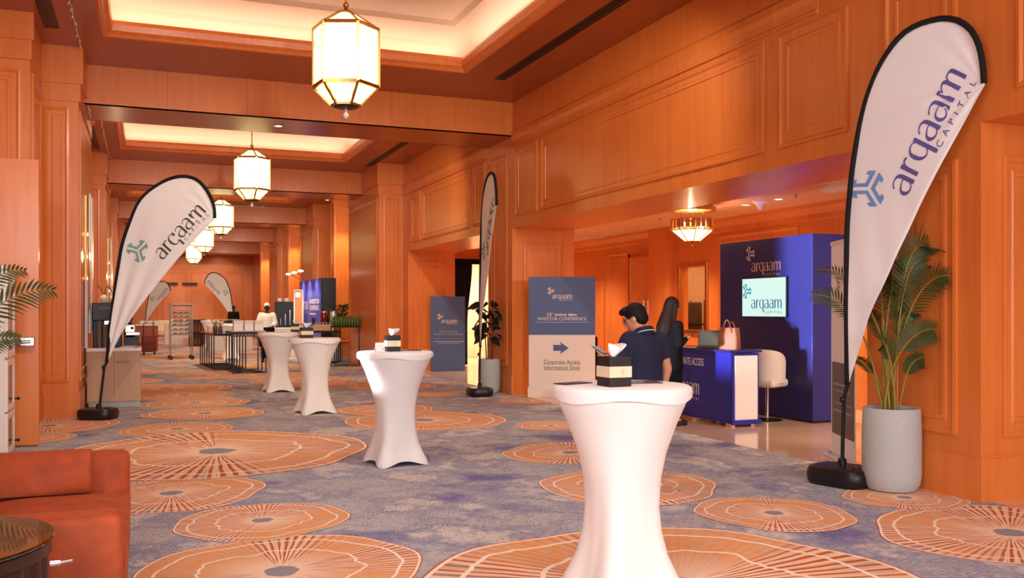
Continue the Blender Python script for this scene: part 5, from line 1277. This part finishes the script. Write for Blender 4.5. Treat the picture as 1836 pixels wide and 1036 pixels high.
def small_palm(loc, label, h, sd_, potm=None):
    t = thing('potted_palm', label, 'plant', loc); pot(t, .18, .42, potm); r_ = random.Random(sd_)
    for k in range(11):
        a = k*2.4+r_.uniform(-.3, .3); q = r_.uniform(.25, .55); z = h*r_.uniform(.75, 1.0)
        frond(t, (.03*math.cos(a), .03*math.sin(a), .36), (.1*math.cos(a), .1*math.sin(a), z*.6), (q*.7*math.cos(a), q*.7*math.sin(a), z+.1), (q*math.cos(a), q*math.sin(a), z-.05), .26, 12, M_LEAF, M_STEM, .4, .034, .4, r_, .009)
small_palm((4.3, 32.9, 0), 'small palm in a white pot left of the lit backdrop', 1.6, 31, M_WHITE); small_palm((5.3, 27.35, 0), 'bushy palm against the dark end of the backdrop', 1.75, 32)
# bottle and drinks tables
frame_table('bar_table', 'high black framed table carrying rows of green bottles', (5.02, 24.75, 0), -.35, .78, .6, 1.10, 2)
fbt = None; Mx = Matrix.Translation((5.02, 24.75, 1.101)) @ Matrix.Rotation(-.35, 4, 'Z')
for j in range(3):
    for i in range(10):
        p = Mx @ Vector((-.33+.073*i, .1+.12*j, 0))
        if fbt is None: fbt = obj('bottle', MB().lathe([(.03, 0), (.033, .01), (.033, .15), (.024, .19), (.014, .21), (.013, .245), (.016, .25), (.003, .25)], 16), M_GREEN, None, smooth=40)
        else: fbt = fbt.copy(); C.objects.link(fbt)
        fbt.location = p; tag(fbt, 'green glass bottle in the '+['front', 'middle', 'rear'][j]+' row on the high black table', 'bottle', 'green bottles on the high table')
frame_table('drinks_table', 'lower black framed table with jars and a red drink dispenser', (4.55, 26.3, 0), -.35, 1.1, .7, .93, 3)
Mx = Matrix.Translation((4.55, 26.3, .931)) @ Matrix.Rotation(-.35, 4, 'Z')
t = thing('drink_dispenser', 'glass dispenser filled with red drink', 'dispenser', tuple(Mx @ Vector((.10, .45, 0))))
obj('stand', MB().lathe([(.1, 0), (.1, .03), (.07, .05), (.07, .22), (.1, .24)], 20), M_STEEL, t, smooth=40); obj('tank', MB().lathe([(.09, .24), (.095, .26), (.095, .50), (.09, .52)], 20), mat('red_drink', (128, 16, 30), .1, coat=.5), t, smooth=40)
obj('lid', MB().lathe([(.1, .52), (.1, .55), (.03, .57)], 20), M_CHROME, t, smooth=40); obj('tap', MB().tube([(0, -.09, .27), (0, -.14, .27), (0, -.14, .23)], .01, 8), M_CHROME, t)
t = thing('drink_dispenser', 'clear glass dispenser right of the red one', 'dispenser', tuple(Mx @ Vector((.36, .5, 0))))
obj('stand', MB().lathe([(.1, 0), (.1, .03), (.07, .05), (.07, .22), (.1, .24)], 20), M_STEEL, t, smooth=40); obj('tank', MB().lathe([(.09, .24), (.095, .26), (.095, .50), (.09, .52)], 20), M_TUMB, t, smooth=40); obj('lid', MB().lathe([(.1, .52), (.1, .55), (.03, .57)], 20), M_CHROME, t, smooth=40)
t = thing('wooden_crate', 'pale wooden tray crate on the drinks table', 'crate', tuple(Mx @ Vector((.18, .16, 0))), -.35)
obj('box', MB().box(-.3, -.1, 0, .3, .1, .17), mat('pale_crate', (222, 172, 134), .6), t, bevel=.006); obj('lid_rim', MB().box(-.305, -.105, .15, .305, .105, .17), M_BAND, t)
for k in range(6):
    o = obj('glass_tumbler', gl.data, M_TUMB, None); o.location = Mx @ Vector((-.06+.095*k, .16, .171)); tag(o, 'small clear tumbler on the pale crate of the drinks table', 'glass', 'tumblers on the pale crate')
for k in range(2):
    t = thing('lidded_jar', ['lilac lidded jar at the outer end of the drinks table', 'lilac lidded jar beside the pale crate'][k], 'jar', tuple(Mx @ Vector((-.47+.16*k, .15, 0))), 0, 'lilac jars')
    obj('body', MB().lathe([(.05, 0), (.058, .02), (.058, .15), (.045, .17)], 18), mat('lilac_jar', (214, 180, 206), .3), t, smooth=40); obj('lid', MB().lathe([(.05, .17), (.05, .2), (.02, .21)], 18), M_CHROME, t, smooth=40)
t = thing('potted_herb', 'leafy table plant behind the lilac jars', 'plant', tuple(Mx @ Vector((-.2, .5, 0)))); obj('pot', MB().lathe([(.06, 0), (.08, .12)], 16), M_WHITE, t, smooth=40); rr = random.Random(6)
for k in range(26):
    a = k*2.4; obj('leaf', leaf_mb((.02*math.cos(a), .02*math.sin(a), .12+.009*k), (math.cos(a), math.sin(a), rr.uniform(.2, 1.2)), .16, .07, .4), M_LEAF, t, smooth=True)
# drinks station behind the chef
cw = thing('beverage_machine', 'black coffee brewer with steel taps behind the chef', 'coffee machine', (4.3, 31.0, .95)); obj('body', MB().box(-.3, 0, 0, .3, .3, .85), M_BLACK, cw, bevel=.01)
for k in range(3): obj('tap', MB().tube([(-.15+.15*k, -.04, .08), (-.15+.15*k, -.04, .30+.14*k)], .03, 12), M_CHROME, cw, smooth=40)
for k in range(2): tag(obj('towel_roll', MB().lathe([(.07, 0), (.08, .03), (.08, .1), (.07, .12)], 16, (4.15+.22*k, 31.15, 1.80)), M_OFFW, None, smooth=40), 'pale folded bundle on top of the black brewer', 'bundle', 'bundles on the brewer')
t = thing('brewer_counter', 'cream counter below the black brewer', 'counter', (4.35, 31.1, 0)); obj('body', MB().box(-.45, -.3, 0, .45, .4, .9), M_BAND, t, bevel=.01); obj('worktop', MB().box(-.48, -.32, .9, .48, .42, .95), M_WHITE, t)
t = thing('menu_stand', 'slim white framed menu stand with a lit top beside the brewer', 'stand', (4.72, 30.9, .951)); obj('frame', MB().box(-.16, -.02, 0, -.12, .02, 1.25).box(.12, -.02, 0, .16, .02, 1.25).box(-.12, -.02, 1.21, .12, .02, 1.25).box(-.12, -.02, 0, .12, .02, .04), M_WHITE, t)
obj('board', MB().box(-.12, -.008, .04, .12, .008, 1.21), mat('orange_board', (226, 140, 84), .5), t); obj('lit_sign', MB().box(-.09, -.02, 1.0, .05, -.008, 1.15), mat('lit_sign', (255, 250, 236), .4, var=0, emit=(255, 246, 226), es=3), t)
# store room contents seen through the hatch
t = thing('wrapped_trolley', 'film wrapped dark trolley inside the store room hatch', 'trolley', (10.62, 16.62, 0), .2)
for a in (-.28, .28):
    for c in (-.2, .2): obj('post', MB().tube([(a, c, .05), (a, c, 1.72)], .014, 8), M_STEEL, t)
for z in (.4, .9, 1.2): obj('shelf', MB().box(-.28, -.2, z, .28, .2, z+.03), M_BLACKM, t)
obj('load', MB().box(-.25, -.18, .93, .25, .18, 1.68), mat('dark_load', (70, 52, 40), .15, var=.4, scale=5), t, bevel=.03)
t = thing('office_chair', 'blue backed chair inside the store room hatch', 'chair', (11.5, 16.5, 0), -.9); obj('seat', MB().box(-.22, -.22, .42, .22, .22, .5), M_BLACKC, t, bevel=.03); obj('backrest', MB().box(-.22, .18, .75, .22, .24, 1.42), M_BLUE, t, bevel=.08, seg=4)
for a in (-.18, .18): obj('leg', MB().bar((a, .2, 0), (a, .2, .8), .03, .03), M_BLACKM, t); obj('leg', MB().bar((a, -.18, 0), (a, -.18, .44), .03, .03), M_BLACKM, t)
# curtain in the far doorway
ct = thing('curtain', 'black stage curtain gathered to one side of the far doorway', 'curtain', (7.86, 23.9, 0)); n = 40; rings = []; 
K = 22; vs = []
for k in range(K+1):
    z = 2.80*(1-k/K)+.02; q = k/K; wd_ = .50-.14*math.sin(min(1, q/.62)*PI/2)**2+.0 if q < .62 else .36-.0+.02*(q-.62)
    for i in range(n+1): vs.append((wd_*i/n, .035*math.sin(i*1.9+k*.05), z))
obj('cloth', MB().add(vs, [(k*(n+1)+i, k*(n+1)+i+1, (k+1)*(n+1)+i+1, (k+1)*(n+1)+i) for k in range(K) for i in range(n)]), mat('midnight_curtain', (20, 22, 34), .9), ct, smooth=True, solid=.004)
obj('valance', MB().box(0, -.05, 2.78, 1.19, .05, 2.92), M_BLACKC, ct)
print('p5 ok')
# ------------------------------------------------------------------ people
def V(*a): return Vector(a)
def hand_mb(mb, wrist, d, palm_n, s=1.0, curl=.5, left=1):
    """palm with four unequal bent fingers and a side thumb; d = finger direction, palm_n = palm normal"""
    d = Vector(d).normalized(); nn = Vector(palm_n); nn = (nn-d*nn.dot(d)).normalized(); sd_ = d.cross(nn)*left
    w0 = Vector(wrist); pc = w0+d*.085*s
    rings = []
    for q, wx, wz in ((-.01, .024, .02), (.03, .036, .017), (.085, .041, .014), (.095, .036, .011)):
        c = w0+d*q*s; rings.append([c+sd_*wx*s*math.cos(a)+nn*wz*s*math.sin(a) for a in [2*PI*i/12 for i in range(12)]])
    mb.loft(rings)
    for i, (off, L_) in enumerate(((.028, .070), (.010, .080), (-.009, .074), (-.027, .058))):
        p = w0+d*.082*s+sd_*off*s; dd = d.copy(); pts = [p]; r_ = [.0095*s]
        for k in range(3):
            an = curl*(.55+.35*k); dd = (d*math.cos(an)+nn*math.sin(an)).normalized() if k else (d*math.cos(an*.6)+nn*math.sin(an*.6)).normalized()
            p = p+dd*L_*s*(.45, .31, .24)[k]; pts.append(p); r_.append((.0088, .0080, .0062)[k]*s)
        mb.tube(pts, r_, 8)
    p = w0+d*.03*s+sd_*.034*s; t1 = p+(sd_*.7+d*.7+nn*.25).normalized()*.036*s; t2 = t1+(d*.9+sd_*.15+nn*.45*curl*1.6).normalized()*.032*s; t3 = t2+(d*.85-sd_*.1+nn*.5*curl*1.6).normalized()*.022*s
    mb.tube([p, t1, t2, t3], [.012*s, .0105*s, .0095*s, .007*s], 8)
def head_mb(mb, c, yaw, pitch, s=1.0):
    """skull, jaw, nose, ears, lips; returns the head matrix (local +Y is where the face looks)"""
    M = Matrix.Translation(c) @ Matrix.Rotation(yaw, 4, 'Z') @ Matrix.Rotation(pitch, 4, 'X')
    t = MB(); t.ball((0, -.012, .03), (.074*s, .096*s, .098*s), 20, 14)
    t.loft([[(.060*s*wx*math.cos(a), .018+.066*s*wy*math.sin(a), z*s) for a in [2*PI*i/16 for i in range(16)]] for z, wx, wy in ((-.115, .30, .42), (-.105, .55, .72), (-.07, .88, .98), (-.03, 1.05, 1.08), (.02, 1.1, 1.1), (.05, .95, .9))])
    t.tube([(0, .088*s, .028*s), (0, .108*s, -.005*s), (0, .112*s, -.018*s), (0, .09*s, -.026*s)], [.010*s, .013*s, .015*s, .011*s], 8)
    t.tube([(-.024*s, .079*s, -.058*s), (0, .088*s, -.056*s), (.024*s, .079*s, -.058*s)], .008*s, 8)
    t.tube([(-.05*s, .072*s, .045*s), (-.02*s, .088*s, .048*s), (.02*s, .088*s, .048*s), (.05*s, .072*s, .045*s)], .009*s, 6)
    for a in (-1, 1): t.loft([[(a*(.072+.012*q)*s, (-.005-.010*q)*s+.024*s*math.cos(b)*(1-.25*abs(q)), .0+.034*s*math.sin(b)*(1-.2*abs(q))) for b in [2*PI*i/12 for i in range(12)]] for q in (-.4, .3, 1.0)])
    t.move(M); mb.add(t.v, t.f); return M
def person(label, loc, rz, J, skin, clothes, hair=None, head=(0, 0), hs=1.0, vox=.011, extras=None, group=None, hands=((1, .4), (1, .4))):
    t = thing('person', label, 'person', loc, rz, group)
    b = MB()
    def limb(*pr):
        for (a, r0), (c, r1) in zip(pr[:-1], pr[1:]): b.cap(J[a], J[c], r0, r1, 14)
    limb(('pelvis', .12), ('waist', .105), ('chest', .12), ('neck', .055), ('headb', .052))
    for s_ in 'LR':
        limb(('chest', .09), ('sh'+s_, .056), ('el'+s_, .043), ('wr'+s_, .029)); limb(('pelvis', .10), ('hip'+s_, .088), ('kn'+s_, .056), ('an'+s_, .038)); b.cap(J['an'+s_], J['to'+s_], .036, .030)
    HM = head_mb(b, J['head'], head[0], head[1], hs)
    me = remesh(b, vox, 5, .5)
    bm = bmesh.new(); bm.from_mesh(me); hb_ = MB()
    for s_, (dn, cl_), lf in (('L', hands[0], 1), ('R', hands[1], -1)):
        d = J.get('hd'+s_) or (Vector(J['wr'+s_])-Vector(J['el'+s_])).normalized()
        hand_mb(hb_, J['wr'+s_], d, J.get('pn'+s_, (0, 0, 1)), hs*.98, cl_, lf)
    vv = [bm.verts.new(p) for p in hb_.v]
    for f in hb_.f:
        q = bm.faces.new([vv[i] for i in f]); q.smooth = True
    bm.to_mesh(me); bm.free(); me.name = 'body'
    obj('body', me, skin, t)
    for nm, m, fn, vx in clothes:
        c = MB(); fn(c, J); obj(nm, remesh(c, vx, 4, .5), m, t)
    if hair:
        h = MB(); hair[1](h, HM, J); obj('hair', remesh(h, hair[2], 3, .5), hair[0], t)
    f = MB()
    for a in (-1, 1): f.ball(tuple(HM @ V(a*.030*hs, .083*hs, .022*hs)), .0115*hs, 10, 8)
    obj('eyes', f, mat('dark_eye', (40, 28, 22), .2), t, smooth=True)
    br = MB()
    for a in (-1, 1): br.tube([tuple(HM @ V(a*x_*hs, y_*hs, z_*hs)) for x_, y_, z_ in ((.014, .096, .047), (.032, .092, .054), (.050, .078, .047))], .004*hs, 6)
    obj('eyebrows', br, hair[0] if hair else M_HAIR, t)
    if extras: extras(t, J, HM)
    return t
def base_J(h=1.65, stance=.10):
    k = h/1.65
    J = {'pelvis': V(0, 0, .90), 'waist': V(0, .0, 1.04), 'chest': V(0, -.005, 1.22), 'neck': V(0, -.01, 1.37), 'headb': V(0, .0, 1.43), 'head': V(0, .015, 1.525)}
    for s_, a in (('L', -1), ('R', 1)):
        J['sh'+s_] = V(a*.165, -.01, 1.315); J['el'+s_] = V(a*.21, -.03, 1.06); J['wr'+s_] = V(a*.215, .05, .84)
        J['hip'+s_] = V(a*.085, 0, .86); J['kn'+s_] = V(a*stance, .02, .47); J['an'+s_] = V(a*(stance+.005), -.01, .08); J['to'+s_] = V(a*(stance+.03), .15, .035)
    return {q: v*k for q, v in J.items()}
def torso(c, J, g=.018, sh=.0, hem='pelvis', low=0.0):
    """shirt shell built as elliptical rings round the trunk"""
    pz_, cz_ = J['pelvis'], J['chest']; rings = []
    def ring(p, rx, ry): rings.append([(p.x+rx*math.cos(a), p.y+ry*math.sin(a), p.z) for a in [2*PI*i/24 for i in range(24)]])
    k = J['head'].z/1.525
    wv_, ck = J['waist'], J['neck']
    ring(pz_+V(0, 0, -.05-low), (.165+g)*k, (.125+g)*k); ring(pz_+V(0, 0, .02), (.160+g)*k, (.12+g)*k); ring(wv_, (.15+g)*k, (.108+g)*k)
    ring(cz_, (.165+g)*k, (.112+g)*k); ring(cz_.lerp(ck, .45), (.172+g)*k, (.10+g)*k); ring(cz_.lerp(ck, .72), (.13+g)*k, (.08+g)*k); ring(ck+V(0, 0, .0), (.066+g*.5)*k, (.062+g*.5)*k)
    c.loft(rings)
def sleeve(c, J, s_, frac=1.0, r0=.072, r1=.058, both=True):
    a, e, w_ = J['sh'+s_], J['el'+s_], J['wr'+s_]
    c.cap(J['chest'].lerp(a, .6)+V(0, 0, .03), a, r0, r0, 14)
    if frac <= 1: c.tube([a, a.lerp(e, frac)], [r0, r1], 16)
    else: c.cap(a, e, r0, r1, 14); c.tube([e, e.lerp(w_, frac-1)], [r1, r1*.72], 16)
def trousers(c, J, r=(.115, .078, .066), to=.94):
    for s_ in 'LR':
        c.cap(J['pelvis']+V(0, 0, .03), J['hip'+s_], r[0]+.012, r[0], 14); c.cap(J['hip'+s_], J['kn'+s_], r[0], r[1], 14); c.tube([J['kn'+s_], J['kn'+s_].lerp(J['an'+s_], to)+V(0, 0, 0)], [r[1], r[2]], 16)
def shoes(c, J):
    for s_ in 'LR':
        a, b_ = J['an'+s_], J['to'+s_]; c.cap(V(a.x, a.y-.03, .045), V(b_.x, b_.y, .04), .044, .038, 12); c.cap(a+V(0, -.01, -.01), V(a.x, a.y, .05), .046, .046, 12); c.box(a.x-.04, a.y-.06, 0, b_.x+.035 if b_.x > a.x else a.x+.04, b_.y+.03, .02)
# man in the navy polo shirt looking down at his phone
J = base_J(1.58)
J['head'] = V(-.035, .075, 1.425); J['headb'] = V(-.02, .045, 1.36); J['neck'] = V(-.005, .005, 1.31)
J['shL'] = V(-.16, .02, 1.25); J['shR'] = V(.16, -.02, 1.24)
J['elL'] = V(-.235, .10, 1.01); J['wrL'] = V(-.175, .31, 1.09); J['elR'] = V(.225, -.045, 1.0); J['wrR'] = V(.225, .02, .78)
J['hdL'] = V(.1, .85, .35).normalized(); J['pnL'] = V(.5, -.3, .8)
J['pnR'] = V(-1, 0, 0)
def man_hair(h, M, J):
    t = MB(); t.ball((0, -.022, .048), (.084, .098, .095), 18, 12); t.ball((0, -.055, .0), (.076, .062, .075), 14, 10)
    t.ball((0, .045, .105), (.07, .055, .035), 14, 8); t.ball((-.03, .075, .10), (.035, .03, .03), 10, 8); t.ball((.03, .07, .105), (.035, .03, .03), 10, 8)
    t.move(M); h.add(t.v, t.f)
def man_extra(t, J, M):
    g_ = MB()
    for a in (-1, 1):
        g_.tube([tuple(M @ V(a*.034+.024*math.cos(b), .105-.012*abs(math.cos(b)) , .018+.019*math.sin(b))) for b in [2*PI*i/16 for i in range(17)]], .0022, 6)
        g_.tube([tuple(M @ V(a*.058, .095, .026)), tuple(M @ V(a*.083, .02, .024)), tuple(M @ V(a*.082, -.02, .012))], .0025, 6)
    g_.tube([tuple(M @ V(-.01, .108, .022)), tuple(M @ V(.01, .108, .022))], .0022, 6)
    obj('glasses', g_, M_BLACK, t)
    n_ = J['neck']; c = MB().loft([[(n_.x+rx*math.cos(a), n_.y-.004+ry*math.sin(a), n_.z+z-.018*math.sin(a)) for a in [2*PI*i/24 for i in range(24)]] for z, rx, ry in ((-.02, .088, .082), (.02, .075, .07), (.045, .068, .064), (.040, .076, .072), (.012, .092, .084))], cap=False)
    obj('collar', c, M_POLO, t, smooth=True, solid=.004)
    l = MB().tube([(n_.x+.094*math.cos(a), n_.y-.006+.088*math.sin(a), n_.z+.0-.03*math.sin(a)) for a in [PI*(1.05+.9*i/14) for i in range(15)]], .012, 8, flat=.35)
    obj('lanyard', l, M_WHITE, t, smooth=True)
mz = (3.96, 6.87, 0)
def shirt(c, J): torso(c, J, .030, low=.03); sleeve(c, J, 'L', .62, .082, .075); sleeve(c, J, 'R', .62, .082, .075)
man = person('man in a navy polo and glasses bending over his phone', mz, math.radians(14), J, M_SKIN,
    [('polo_shirt', M_POLO, shirt, .012), ('trousers', M_KHAKI, trousers, .012), ('shoes', M_WHITE, shoes, .009)], (M_HAIR, man_hair, .007), (math.radians(24), math.radians(-26)), .98, .010, man_extra, None, ((1, .55), (1, .45)))
Mm = Matrix.Translation(mz) @ Matrix.Rotation(math.radians(14), 4, 'Z')
ph = thing('mobile_phone', 'silver edged mobile phone held by the man in navy', 'phone', tuple(Mm @ (J['wrL']+J['hdL']*.10+V(.01, .0, .028))), math.radians(14))
obj('body', MB().box(-.037, -.075, -.004, .037, .075, .004), M_BLACK, ph, bevel=.003); obj('screen', MB().box(-.034, -.07, .004, .034, .07, .0048), mat('dim_phone_screen', (120, 130, 140), .1, var=0, emit=(150, 160, 170), es=.3), ph); obj('rim', MB().box(-.038, -.076, -.002, .038, .076, .001), M_CHROME, ph)
ph.rotation_euler = (math.radians(24), 0, math.radians(20))
# woman with long dark hair in a black suit
J = base_J(1.64, .075)
J['head'] = V(0, .03, 1.545); J['headb'] = V(0, .01, 1.455)
for s_, a in (('L', -1), ('R', 1)):
    J['el'+s_] = V(a*.205, -.01, 1.075); J['wr'+s_] = V(a*.07, .20, 1.13); J['hd'+s_] = V(-a*.25, .9, .12).normalized(); J['pn'+s_] = V(-a*.8, 0, .5)
def long_hair(h, M, J):
    t = MB(); t.ball((0, -.018, .045), (.088, .104, .098), 18, 12); t.move(M); h.add(t.v, t.f)
    hp = J['head']
    h.loft([[(hp.x+rx*math.cos(a), hp.y+oy+ry*math.sin(a), hp.z+z) for a in [2*PI*i/24 for i in range(24)]] for z, rx, ry, oy in ((.06, .086, .085, -.03), (-.03, .092, .085, -.05), (-.12, .105, .095, -.085), (-.22, .125, .10, -.12), (-.31, .128, .09, -.145), (-.38, .11, .07, -.16), (-.43, .07, .04, -.165))])
    for a in (-1, 1): h.cap(hp+V(a*.078, -.005, .02), hp+V(a*.09, -.045, -.16), .034, .03, 12); h.cap(hp+V(a*.09, -.045, -.14), hp+V(a*.10, -.075, -.34), .034, .022, 12)
def jacket(c, J): torso(c, J, .024, low=.12); sleeve(c, J, 'L', 1.93, .070, .054); sleeve(c, J, 'R', 1.93, .070, .054)
def skirt(c, J):
    p_ = J['pelvis']; rings = [[(p_.x+rx*math.cos(a), p_.y+ry*math.sin(a), z) for a in [2*PI*i/24 for i in range(24)]] for z, rx, ry in ((.98, .15, .115), (.86, .185, .145), (.6, .17, .14), (.42, .155, .13))]; c.loft(rings)
    for s_ in 'LR': c.tube([J['kn'+s_], J['kn'+s_].lerp(J['an'+s_], .95)], [.066, .05], 14)
wz_ = (6.40, 10.43, 0); wr_z = math.radians(-82)
wo = person('woman with long dark hair in a black suit beside the blue desk', wz_, wr_z, J, M_SKIN,
    [('jacket', M_BLACKC, jacket, .012), ('suit_trousers', M_BLACKC, skirt, .012), ('shoes', M_BLACK, shoes, .010)], (M_HAIRB, long_hair, .009), (0, math.radians(-14)), .95, .011, None, None, ((1, .7), (1, .7)))
Mw = Matrix.Translation(wz_) @ Matrix.Rotation(wr_z, 4, 'Z')
ph = thing('mobile_phone', 'dark mobile phone held by the woman in black', 'phone', tuple(Mw @ V(0, .30, 1.155)), wr_z)
obj('body', MB().box(-.036, -.07, -.004, .036, .07, .004), M_BLACK, ph, bevel=.003); obj('screen', MB().box(-.033, -.066, .004, .033, .066, .0046), mat('phone_glass', (60, 66, 74), .08, var=0), ph)
ph.rotation_euler = (math.radians(28), 0, wr_z)
# chef in white behind the buffet
J = base_J(1.72)
J['elL'] = V(-.25, .05, 1.12); J['wrL'] = V(-.16, .26, 1.04); J['elR'] = V(.26, .03, 1.12); J['wrR'] = V(.24, .24, 1.02)
def cap_h(h, M, J):
    t = MB(); t.ball((0, -.02, .06), (.092, .108, .09), 16, 10); t.move(M); h.add(t.v, t.f)
def coat(c, J): torso(c, J, .04, low=.1); sleeve(c, J, 'L', 1.85, .088, .07); sleeve(c, J, 'R', 1.85, .088, .07)
def apron_x(t, J, M):
    obj('apron', MB().loft([[(rx*math.cos(a), .0+ry*math.sin(a), z) for a in [2*PI*i/24 for i in range(24)]] for z, rx, ry in ((1.02, .21, .17), (.8, .23, .19), (.45, .22, .18))], cap=False), M_BLACKC, t, smooth=True, solid=.004)
    obj('cap', remesh((lambda m_: (cap_h(m_, M, J), m_)[1])(MB()), .012, 2), M_WHITE, t)
chef = person('chef in a white jacket and white cap behind the buffet', (3.32, 27.7, 0), math.radians(172), J, M_SKIND,
    [('chef_jacket', M_WHITEF, coat, .016), ('trousers', M_BLACKC, trousers, .016), ('shoes', M_BLACK, shoes, .014)], None, (0, 0), 1.02, .014, apron_x)
# person in black far down the hall
J = base_J(1.74)
def dk(c, J): torso(c, J, .05, low=.1); sleeve(c, J, 'L', 1.9, .09, .07); sleeve(c, J, 'R', 1.9, .09, .07)
fp = person('person in black clothes standing before the far right flag', (4.0, 46.6, 0), math.radians(170), J, M_SKIND,
    [('jacket', M_BLACKC, dk, .018), ('trousers', M_BLACKC, trousers, .018), ('shoes', M_BLACK, shoes, .016)], (M_HAIR, man_hair, .014), (0, 0), 1.02, .016)
print('p6 ok')
